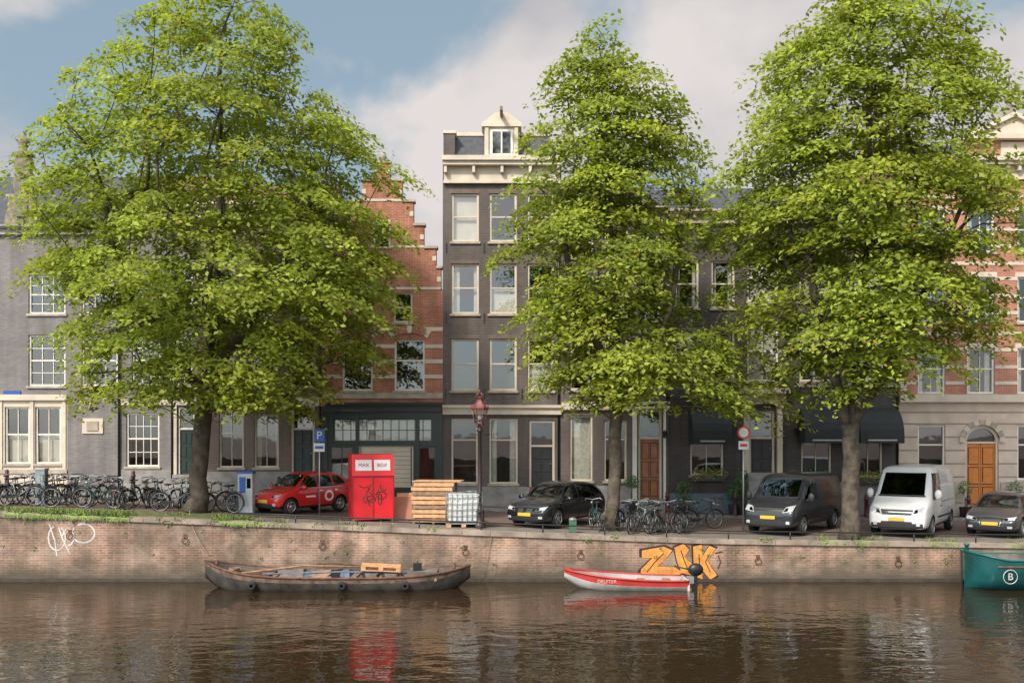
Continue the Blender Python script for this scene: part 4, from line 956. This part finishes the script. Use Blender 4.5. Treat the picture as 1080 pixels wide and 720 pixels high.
# small red and white boat with outboard
RB=pm('red_boat_paint',(.42,.035,.03),.4,var=.25); WB=pm('white_boat_paint',(.5,.47,.43),.5,var=.25)
xs_=np.linspace(-2.0,1.75,16); st=[]
for x in xs_:
    t=(1.75-x)/3.75; w=.68*(1-max(0,(t-.45)/.55)**2.2*.97)*(.9+.1*min(1,t*3)); st.append((float(x),float(w),float(.34+.28*t**2.2),float(min(-.15+.5*max(0,(t-.7)/.3)**1.8,.4))))
sx=(664-540)/1050*30.6
e=hull('small_red_white_motorboat',(sx,30.7,-.06),0,st,WB,pm('boat_inside_grey',(.3,.29,.28),.7),band=RB,floor=.08,gun=RB,nsec=3)
m=MB(); m.box(1.70,1.76,-.6,.6,-.1,.36,WB)
for x in (-.6,.3,1.1): m.box(x,x+.22,-.6,.6,.24,.28,WOODO)
m.build('transom_and_benches',e)
m=MB(); m.blob((2.05,0,.62),(.24,.14,.2),DMETAL,14,10); m.box(1.95,2.1,-.06,.06,-.35,.5,DMETAL); m.box(1.78,1.98,-.1,.1,.2,.42,METAL)
m.tube([(1.95,0,.6),(1.4,.1,.72)],.025,6,BPLAST); m.box(1.92,2.28,-.02,.02,-.2,-.14,DMETAL)
for k in range(3):
    q=k*2.094; m.add([(2.16,0,-.34),(2.17,.1*math.cos(q)-.03*math.sin(q),-.34+.1*math.sin(q)+.03*math.cos(q)),(2.19,.13*math.cos(q),-.34+.13*math.sin(q)),(2.17,.1*math.cos(q)+.03*math.sin(q),-.34+.1*math.sin(q)-.03*math.cos(q))],[(0,1,2,3)],DMETAL)
m.build('outboard_motor',e)
text('hull_lettering','DELFTER',.15,(-.75,-.70,.35),(math.radians(97),0,math.radians(0)),WB,e)
# teal boat, bow towards the left
TE=pm('teal_boat_paint',(.006,.07,.068),.4,var=.35,scale=1.5); TG=pm('teal_gunwale',(.012,.11,.10),.4)
st=[]
for x in np.linspace(0,1,9)**1.6*1.2:
    st.append((float(x),float(.05+.95*min(1,x/.55)**.5),float(1.12-.20*min(1,x/.9)),float(-.2)))
for x in np.linspace(1.8,7,8): st.append((float(x),1.0,.92-.02*float(x)/7,-.2))
tx=(1024-540)/1050*30.4
e=hull('teal_workboat',(tx,30.9,0),0,st,TE,BARI,band=None,floor=.2,gun=TG,nsec=5)
m=MB(); m.box(6.98,7.04,-.98,.98,-.2,.9,TE); m.lathe((.1,0,.9),[(.06,0),(.06,.38),(.09,.4),(.09,.44),(0,.46)],10,TG); m.tube([(.6,-.99,.74),(7,-1.03,.72)],.03,6,RUST); m.build('stem_and_rail',e)
text('hull_emblem','B',.3,(.95,-1.02,.45),(math.radians(92),0,0),WB,e); text('hull_lettering','passionevents.nl',.2,(2.2,-1.02,.48),(math.radians(92),0,0),WB,e)
m=MB(); m.M=Matrix.Translation((.95,-1.015,.45))@Matrix.Rotation(math.radians(2),4,'X'); m.ring((0,0,0),.21,.013,'y',24,5,WB); m.build('emblem_ring',e)

# ---------------- street furniture ----------------
lx,ly=at(506,555,33.7)[:2]; z=zg(lx)
e=empty('street_lamp',(lx,ly,z)); m=MB(); LP=pm('lamp_post_paint',(.035,.022,.022),.45,.3,var=.2); LC=pm('lantern_copper',(.20,.07,.06),.5,.3,var=.2)
m.lathe((0,0,0),[(.2,0),(.2,.12),(.15,.16),(.15,.5),(.17,.54),(.11,.62),(.09,1.0),(.11,1.04),(.075,1.1),(.055,3.2),(.09,3.25),(.09,3.3),(.05,3.36),(.05,3.5)],14,LP)
m.tube([(-.35,0,3.15),(.35,0,3.15)],.02,6,LP)
for k in range(6):
    q=k*math.pi/3; c,s_=math.cos(q),math.sin(q)
    m.tube([(.15*c,.15*s_,3.5),(.27*c,.27*s_,4.0)],.018,5,LC); m.tube([(.04*c,.04*s_,3.4),(.12*c,.12*s_,3.42),(.15*c,.15*s_,3.5)],.016,5,LC)
m.lathe((0,0,0),[(.06,3.46),(.17,3.5),(.17,3.53)],6,LC,smooth=False); m.lathe((0,0,0),[(.29,3.98),(.31,4.04),(.2,4.14),(.1,4.28),(.1,4.34),(.15,4.38),(.05,4.42)],6,LC,smooth=False)
for k in range(6):
    q=k*math.pi/3; m.blob((.27*math.cos(q),.27*math.sin(q),4.09),(.03,.03,.06),LC,6,5)
    m.tube([(.14*math.cos(q),.14*math.sin(q),4.38),(.13*math.cos(q),.13*math.sin(q),4.5),(0,0,4.56)],.012,5,LC)
m.blob((0,0,4.6),(.035,.035,.05),LC); m.build('post_and_crown',e)
m=MB(); m.lathe((0,0,0),[(.14,3.52),(.26,3.98)],6,GLASS,smooth=False); m.blob((0,0,3.72),(.06,.06,.1),pm('frosted_bulb',(.7,.68,.62),.4)); m.build('lantern_glass',e)
BLS=pm('sign_blue',(.015,.09,.35),.35,var=.03); WSN=pm('sign_white',(.62,.62,.62),.4,var=.06)
px_,py_=at(337,545,35.5)[:2]; e=empty('parking_sign',(px_,py_,zg(px_))); m=MB(); m.tube([(0,0,0),(0,0,3.15)],.03,8,METAL)
m.box(-.19,.19,-.05,-.035,2.65,3.1,BLS); m.box(-.19,.19,-.05,-.035,2.3,2.6,WSN); m.box(-.15,.15,-.054,-.051,2.4,2.5,BLS); m.build('post_and_plates',e); text('letter_p','P',.4,(0,-.056,2.87),(math.radians(90),0,0),WSN,e)
px_,py_=at(784,560,35.5)[:2]; e=empty('traffic_sign',(px_,py_,zg(px_))); m=MB(); m.tube([(0,0,0),(0,0,3.7)],.03,8,METAL)
RS=pm('sign_red',(.5,.02,.02),.35); m.M=Matrix.Translation((0,-.05,3.5)); m.lathe((0,0,0),[(0,-.005),(.17,-.005),(.17,0)],20,WSN,axis='y',smooth=False); m.lathe((0,0,0),[(.17,-.008),(.23,-.008),(.23,0)],20,RS,axis='y',smooth=False); m.M=None
m.box(-.18,.18,-.05,-.035,2.9,3.2,WSN); m.box(-.13,.13,-.054,-.051,3.0,3.1,RS); m.build('post_and_plates',e)
px_,py_=at(260,541,35.5)[:2]; e=empty('parking_meter',(px_,py_,zg(px_))); m=MB(); m.box(-.26,.26,-.2,.2,0,1.42,pm('meter_light_grey',(.42,.44,.45),.5)); m.box(-.28,.28,-.22,.22,1.42,1.5,BLS); m.box(-.2,.02,-.212,-.2,.75,1.3,BLS); m.box(.06,.2,-.21,-.2,.9,1.25,CGLASS); m.build('cabinet',e,bevel=.02)
px_,py_=at(44,534,35.8)[:2]; e=empty('utility_cabinet',(px_,py_,zg(px_))); m=MB(); m.box(-.17,.17,-.15,.15,0,1.25,pm('cabinet_grey_green',(.2,.24,.24),.6)); m.box(-.19,.19,-.17,.17,1.25,1.31,METAL); m.box(-.1,.1,-.156,-.15,.7,1.05,pm('cabinet_door',(.25,.29,.29),.6)); m.build('cabinet',e,bevel=.015)
px_,py_=at(604,561,33.2)[:2]; e=empty('mooring_power_box',(px_,py_,zg(px_))); m=MB(); m.box(-.12,.12,-.1,.1,0,.42,pm('box_green',(.05,.12,.07),.5)); m.lathe((0,0,.42),[(.14,0),(.1,.06),(0,.08)],10,METAL); m.build('box',e)
# red advertising booth
px_,py_=at(391,549,35.0)[:2]; e=empty('red_site_booth',(px_,py_,zg(px_)),math.radians(16)); m=MB(); RD=pm('red_panel',(.60,.012,.018),.45,var=.2,scale=1.5); m.box(-.72,.72,-.6,.6,.05,1.55,RD)
m.add([(-.72,-.6,1.55),(.72,-.6,1.55),(.72,.6,1.55),(-.72,.6,1.55),(-.72,-.45,2.3),(.72,-.45,2.3),(.72,.6,2.3),(-.72,.6,2.3)],[(0,1,5,4),(1,2,6,5),(2,3,7,6),(3,0,4,7),(4,5,6,7)],RD)
for x in (-.7,.64): 
    for y in (-.58,.52): m.box(x,x+.06,y,y+.06,0,.05,METAL)
for x in (-.73,-.02,.69): m.box(x,x+.04,-.62,-.6,.05,1.55,pm('red_frame',(.3,.008,.012),.4))
m.box(-.74,.74,-.63,-.6,1.53,1.57,pm('red_frame',(.3,.008,.012),.4))
m.build('cabin',e)
m=MB()
for u in (-.60,.04): m.add([(u,-.572,1.74),(u+.56,-.572,1.74),(u+.56,-.497,2.11),(u,-.497,2.11)],[(0,1,2,3)],WSN)
m.build('white_sign_panels',e)
for u,t in ((-.32,'MAX'),(.32,'BOX')): text('panel_lettering',t,.17,(u,-.548,1.93),(math.radians(78),0,0),RD,e)
m=MB()
for s_ in range(9):
    x0=R.uniform(-.45,.5); z0=R.uniform(.6,1.35); P=arc(x0,z0,R.uniform(.06,.2),R.uniform(.06,.22),R.uniform(0,180),R.uniform(220,420),9); m.stroke(P,.03,-.604-.001*s_,BK)
m.build('scribbles',e)
# IBC container
px_,py_=at(489,557,34.0)[:2]; e=empty('ibc_water_container',(px_,py_,zg(px_)),math.radians(6)); m=MB(); m.box(-.54,.54,-.44,.44,.17,1.12,pm('hdpe_white',(.52,.54,.52),.45,var=.15,scale=5)); m.lathe((0,0,1.12),[(.12,0),(.12,.05),(0,.06)],14,BPLAST); m.build('tank',e,bevel=.05)
m=MB()
for i in range(8):
    for y in (-.48,.48): m.tube([(-.6+i*1.2/7,y,.15),(-.6+i*1.2/7,y,1.16)],.014,5,METAL)
for i in range(6):
    for x in (-.6,.6): m.tube([(x,-.48+.96*i/5,.15),(x,-.48+.96*i/5,1.16)],.014,5,METAL)
for zz in (.2,.4,.6,.8,1.0,1.16):
    m.tube([(-.6,-.49,zz),(.6,-.49,zz),(.6,.49,zz),(-.6,.49,zz),(-.6,-.49,zz)],.014,5,METAL)
for i in range(3): m.box(-.6,.6,-.48+.4*i,-.34+.4*i,.1,.14,METAL); m.box(-.6+.5*i,-.45+.5*i,-.48,.48,0,.1,WOODN)
m.build('cage_and_pallet',e)
px_,py_=at(459,553,34.7)[:2]; zz=zg(px_)
e=empty('timber_crate',(px_,py_,zz),math.radians(-6)); m=MB(); 
for i in range(9):
    q=R.uniform(-.06,.06); m.box(-.7+q,.7+q*.5,-.5,-.475,.06+i*.155,.06+i*.155+.12,WOODN if i%3 else WOODO); m.box(-.7,-.675,-.47,.47,.06+i*.155,.06+i*.155+.12,WOODN)
for x in (-.7,-.02,.62): m.box(x,x+.08,-.475,-.43,0,1.45,WOODO); m.box(x,x+.08,.43,.5,0,1.45,WOODO)
for i in range(8): m.box(-.72,.95,-.5+i*.125,-.5+i*.125+.1,1.45+.004*(i%2),1.48+.004*(i%2),WOODN)
for i in range(5): m.box(-.65,.6,-.4+.0*i,.4,.1+i*.25,.13+i*.25,WOODO)
m.build('boards',e)
PW=pm('reddish_plywood',(.38,.17,.10),.7,var=.2)
for i in range(5): pallet('wooden_pallet',(at(426,550,35.6)[0]+R.uniform(-.05,.05),35.7,zg(-3.8)+.01+i*.15),R.uniform(-.1,.1),0,WOODO if i%2 else PW)
e=empty('plywood_sheets',(at(424,545,35.2)[0],35.1,zg(-3.9))); m=MB()
m.M=Matrix.Rotation(math.radians(-14),4,'X')
m.box(-.42,.35,0,.03,0,.85,PW); m.box(-.2,.5,.04,.06,0,1.0,WOODN); m.M=None; m.build('sheets',e)
BR=pm('bollard_paint',(.08,.02,.02),.5)
for px in (20,150,300,440,560,700,770,905,955,1010,1060):
    x=FX(px); m=MB(); m.lathe((0,0,0),[(.12,0),(.12,.1),(.09,.14),(.08,.7),(.1,.72),(.1,.78),(.07,.82),(.085,.9),(.05,.96),(0,.98)],12,BR)
    o=m.build('bollard'); o.location=(x,41.0,zg(x)+.1)
POT=pm('glazed_pot',(.06,.055,.05),.6)
def potted(px,h_=1.0,r=.3,y=41.3,base=None,ball=False):
    x=FX(px); e=empty('potted_shrub',(x,y,zg(x)+.12 if base is None else base)); m=MB(); m.lathe((0,0,0),[(0,0),(.18,0),(.24,.4),(.26,.42),(.22,.4),(0,.38)],14,POT); m.build('pot',e)
    m=MB(); m.tube([(0,0,.35),(0,0,.35+h_*.5)],.025,6,BARK)
    if ball: m.leaves((0,0,.45+h_*.75),(.32,.32,.32),260,.05,LEAFP)
    else: m.leaves((0,0,.5+h_*.5),(r,r,h_*.5),300,.055,LEAFP)
    m.build('shrub',e)
for px,h_,r,bl in ((778,1.5,.32,False),(832,1.5,.32,True),(664,1.1,.3,True),(893,1.6,.4,False),(955,1.1,.3,False),(612,.7,.3,False),(718,.9,.35,False),(770,.8,.35,False),(842,.9,.4,False),(590,.6,.25,False),(938,1.7,.4,False),(1010,1.0,.3,True),(1061,1.0,.3,True)): potted(px,h_,r,ball=bl)
FP=pm('pink_petals',(.6,.10,.15),.6,var=.3); FY=pm('yellow_petals',(.65,.42,.05),.6); LG=pm('bright_trailing_leaf',(.17,.27,.04),.6,var=.3,scale=8)
def flowerbox(p0,p1,py,y=YF-.28):
    x0,x1=FX(p0),FX(p1); z=FZ(py); e=empty('window_flower_box',((x0+x1)/2,y,z)); m=MB(); m.box(x0,x1,y-.14,y+.14,z-.22,z,POT); m.build('trough',e,True)
    m=MB()
    for i in range(int((x1-x0)/.12)):
        c=(x0+.1+i*.12,y-.08,z+.06); m.leaves(c,(.18,.26,.30),44,.05,R.choice([LEAFP,LG,LG])); m.leaves((c[0],y-.18,z+.08),(.13,.18,.22),8,.045,R.choice([FP,FP,FY]))
    m.build('flowers',e,True)
flowerbox(729,762,501); flowerbox(846,876,504); flowerbox(902,930,504)
# bicycles
def bike_mesh(i,col):
    m=MB(); FR=pm('bike_frame_%d'%i,col,.4,.2); r=.335
    for x in (-.53,.53):
        m.ring((x,0,r),r,.02,'y',22,5,RUBBER); m.ring((x,0,r),r-.025,.012,'y',22,4,METAL)
        for k in range(9):
            q=2*math.pi*k/9; m.tube([(x,0,r),(x+.31*math.cos(q),0,r+.31*math.sin(q))],.003,3,METAL,False)
        m.tube([(x-.0+ (r+.045)*math.cos(t),0,r+(r+.045)*math.sin(t)) for t in [math.radians(a) for a in range(20,200,25)]],.02,5,BLACKP)
        m.tube([(x,-.05,r),(x,.05,r)],.025,6,METAL)
    bb=(-.08,0,.30); se=(-.22,0,.80); hd=(.36,0,.86); hb=(.40,0,.68)
    low=i%2
    m.tube([bb,se],.017,6,FR); m.tube([bb,(.40,0,.66)],.019,6,FR); m.tube([(-.16,0,.58) if low else (-.21,0,.76),hd if not low else (.39,0,.76)],.017,6,FR)
    m.tube([(-.53,0,r),bb],.012,5,FR); m.tube([(-.53,0,r),(-.2,0,.74)],.011,5,FR); m.tube([(.53,0,r),hb,hd,(.34,0,1.0)],.016,6,FR)
    m.tube([(.16,-.30,1.0),(.28,-.26,1.06),(.34,0,1.02),(.28,.26,1.06),(.16,.30,1.0)],.014,6,METAL)
    m.tube([(.10,-.31,.99),(.2,-.29,1.02)],.02,6,BLACKP); m.tube([(.10,.31,.99),(.2,.29,1.02)],.02,6,BLACKP)
    m.tube([se,(-.24,0,.92)],.014,6,METAL); m.blob((-.26,0,.95),(.14,.09,.04),BLACKP,10,6)
    m.box(-.56,-.05,-.035,.03,.27,.37,BLACKP); m.box(-.85,-.32,-.06,.06,.745,.76,BLACKP); m.tube([(-.8,0,.745),(-.53,0,r)],.008,4,BLACKP)
    m.tube([(-.08,-.1,.14),(-.08,-.06,.3),(-.08,.06,.3),(-.08,.1,.46)],.012,5,METAL); m.box(-.13,-.03,-.17,-.09,.13,.15,BLACKP); m.box(-.13,-.03,.09,.17,.45,.47,BLACKP)
    m.blob((.47,0,.9),(.05,.04,.05),METAL,8,6)
    if i in (1,3):
        for zz in (.86,1.08): m.tube([(.46,-.18,zz),(.76,-.18,zz),(.76,.18,zz),(.46,.18,zz),(.46,-.18,zz)],.01,4,BLACKP)
        for xx,yy in ((.46,-.18),(.61,-.18),(.76,-.18),(.76,.18),(.61,.18),(.46,.18)): m.tube([(xx,yy,.86),(xx,yy,1.08)],.006,4,BLACKP)
        m.box(.46,.76,-.18,.18,.858,.864,WOODO)
    return m.mesh('bicycle')
BM=[bike_mesh(i,c) for i,c in enumerate([(.02,.02,.02),(.03,.03,.035),(.02,.05,.16),(.10,.015,.012),(.22,.23,.23),(.02,.09,.07)])]
def bike(px,D,yaw,k=None):
    x=(px-540)*D/1050; o=bpy.data.objects.new('bicycle',BM[R.randrange(6) if k is None else k]); bpy.context.scene.collection.objects.link(o)
    o.location=(x,D,zg(x)+.012); o.rotation_euler=(math.radians(R.uniform(-7,7)),0,math.radians(yaw))
for i in range(19):
    bike(12+i*10.3+R.uniform(-3,3), 35.9+R.uniform(-.5,.7), R.choice([60,75,100,120,-70,-110,25])+R.uniform(-12,12))
for p,d,y_ in ((185,35.0,5),(232,35.2,170),(245,35.9,120),(222,35.6,15),(70,34.9,3),(105,35.0,176),(20,35.2,8)): bike(p,d,y_)
for p,d,y_ in ((628,34.3,100),(664,33.9,80),(676,34.1,110),(690,34.0,70),(702,34.2,15),(711,34.6,100),(722,34.9,80),(684,34.9,120),(660,34.8,60),(740,36,20)): bike(p,d,y_)
for px,py in ((700,458),(838,455),(780,455)):
    e=empty('wall_lantern',(FX(px),YF-.2,FZ(py))); m=MB(); m.tube([(0,.2,.1),(0,.0,.16),(0,0,.1)],.015,5,DMETAL); m.lathe((0,0,0),[(.05,-.15),(.09,.08),(.11,.1),(.02,.18)],6,DMETAL,smooth=False); m.build('lantern',e)

# ---------------- sky, sun, camera ----------------
sd=Vector((-.46,-.70,.82)).normalized()
w=bpy.data.worlds.new('World'); bpy.context.scene.world=w; w.use_nodes=True; nt=w.node_tree; nt.nodes.clear(); L=nt.links.new
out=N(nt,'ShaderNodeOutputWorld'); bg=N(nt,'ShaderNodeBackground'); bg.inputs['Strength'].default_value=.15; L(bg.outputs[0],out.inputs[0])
sk=N(nt,'ShaderNodeTexSky',sky_type='NISHITA'); sk.sun_disc=False; sk.sun_elevation=math.asin(sd.z); sk.sun_rotation=math.atan2(sd.x,sd.y); sk.dust_density=2; sk.ozone_density=1
tc=N(nt,'ShaderNodeTexCoord'); mp=N(nt,'ShaderNodeMapping'); mp.inputs['Scale'].default_value=(1,1,1.35); mp.inputs['Location'].default_value=(2.7,.4,1.1); L(tc.outputs['Generated'],mp.inputs[0])
nz=N(nt,'ShaderNodeTexNoise'); nz.inputs['Scale'].default_value=3.0; nz.inputs['Detail'].default_value=10; nz.inputs['Roughness'].default_value=.5; nz.inputs['Distortion'].default_value=.15; L(mp.outputs[0],nz.inputs['Vector'])
sp_=N(nt,'ShaderNodeSeparateXYZ'); L(tc.outputs['Generated'],sp_.inputs[0]); ma=N(nt,'ShaderNodeMath',operation='MULTIPLY_ADD'); ma.inputs[1].default_value=.12; L(sp_.outputs[0],ma.inputs[0]); L(nz.outputs['Fac'],ma.inputs[2])
cr=N(nt,'ShaderNodeMapRange',interpolation_type='SMOOTHSTEP'); cr.inputs[1].default_value=.48; cr.inputs[2].default_value=.58; L(ma.outputs[0],cr.inputs[0])
n2=N(nt,'ShaderNodeTexNoise'); n2.inputs['Scale'].default_value=4.2; n2.inputs['Detail'].default_value=8; L(mp.outputs[0],n2.inputs['Vector'])
hz=N(nt,'ShaderNodeMixRGB'); hz.inputs[0].default_value=.68; hz.inputs[2].default_value=(2.3,3.05,3.45,1); L(sk.outputs[0],hz.inputs[1])
cc=N(nt,'ShaderNodeMixRGB'); cc.inputs[1].default_value=(3.6,3.5,3.65,1); cc.inputs[2].default_value=(5.2,4.85,4.75,1)
r2=N(nt,'ShaderNodeMapRange'); r2.inputs[1].default_value=.40; r2.inputs[2].default_value=.60; L(n2.outputs['Fac'],r2.inputs[0]); L(r2.outputs[0],cc.inputs[0])
mx=N(nt,'ShaderNodeMixRGB'); L(cr.outputs[0],mx.inputs[0]); L(hz.outputs[0],mx.inputs[1]); L(cc.outputs[0],mx.inputs[2])
# added boost: out-of-view sky brightened around the sun to light the facades
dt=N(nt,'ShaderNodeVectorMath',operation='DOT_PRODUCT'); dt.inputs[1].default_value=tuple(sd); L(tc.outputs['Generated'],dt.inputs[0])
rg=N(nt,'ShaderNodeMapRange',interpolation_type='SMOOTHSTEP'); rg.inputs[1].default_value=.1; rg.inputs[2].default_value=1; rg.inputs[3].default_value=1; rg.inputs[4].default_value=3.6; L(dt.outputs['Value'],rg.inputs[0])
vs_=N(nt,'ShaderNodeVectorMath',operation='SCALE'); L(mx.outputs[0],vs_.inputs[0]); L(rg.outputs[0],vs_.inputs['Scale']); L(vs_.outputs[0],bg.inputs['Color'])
l=bpy.data.lights.new('sun','SUN'); l.energy=4.4; l.angle=math.radians(5); l.color=(1,.91,.79); lo=bpy.data.objects.new('sun',l); bpy.context.scene.collection.objects.link(lo); lo.location=(-20,-30,60); lo.rotation_euler=(-sd).to_track_quat('-Z','Y').to_euler()
cam=bpy.data.cameras.new('camera'); cam.lens=35; cam.sensor_width=36; cam.shift_y=97/1080; cam.clip_end=2000; co=bpy.data.objects.new('camera',cam); bpy.context.scene.collection.objects.link(co)
co.location=(0,0,CAMZ); co.rotation_euler=(math.radians(90),0,0); bpy.context.scene.camera=co
sc=bpy.context.scene; sc.view_settings.view_transform='Standard'; sc.view_settings.look='None'; sc.view_settings.exposure=0
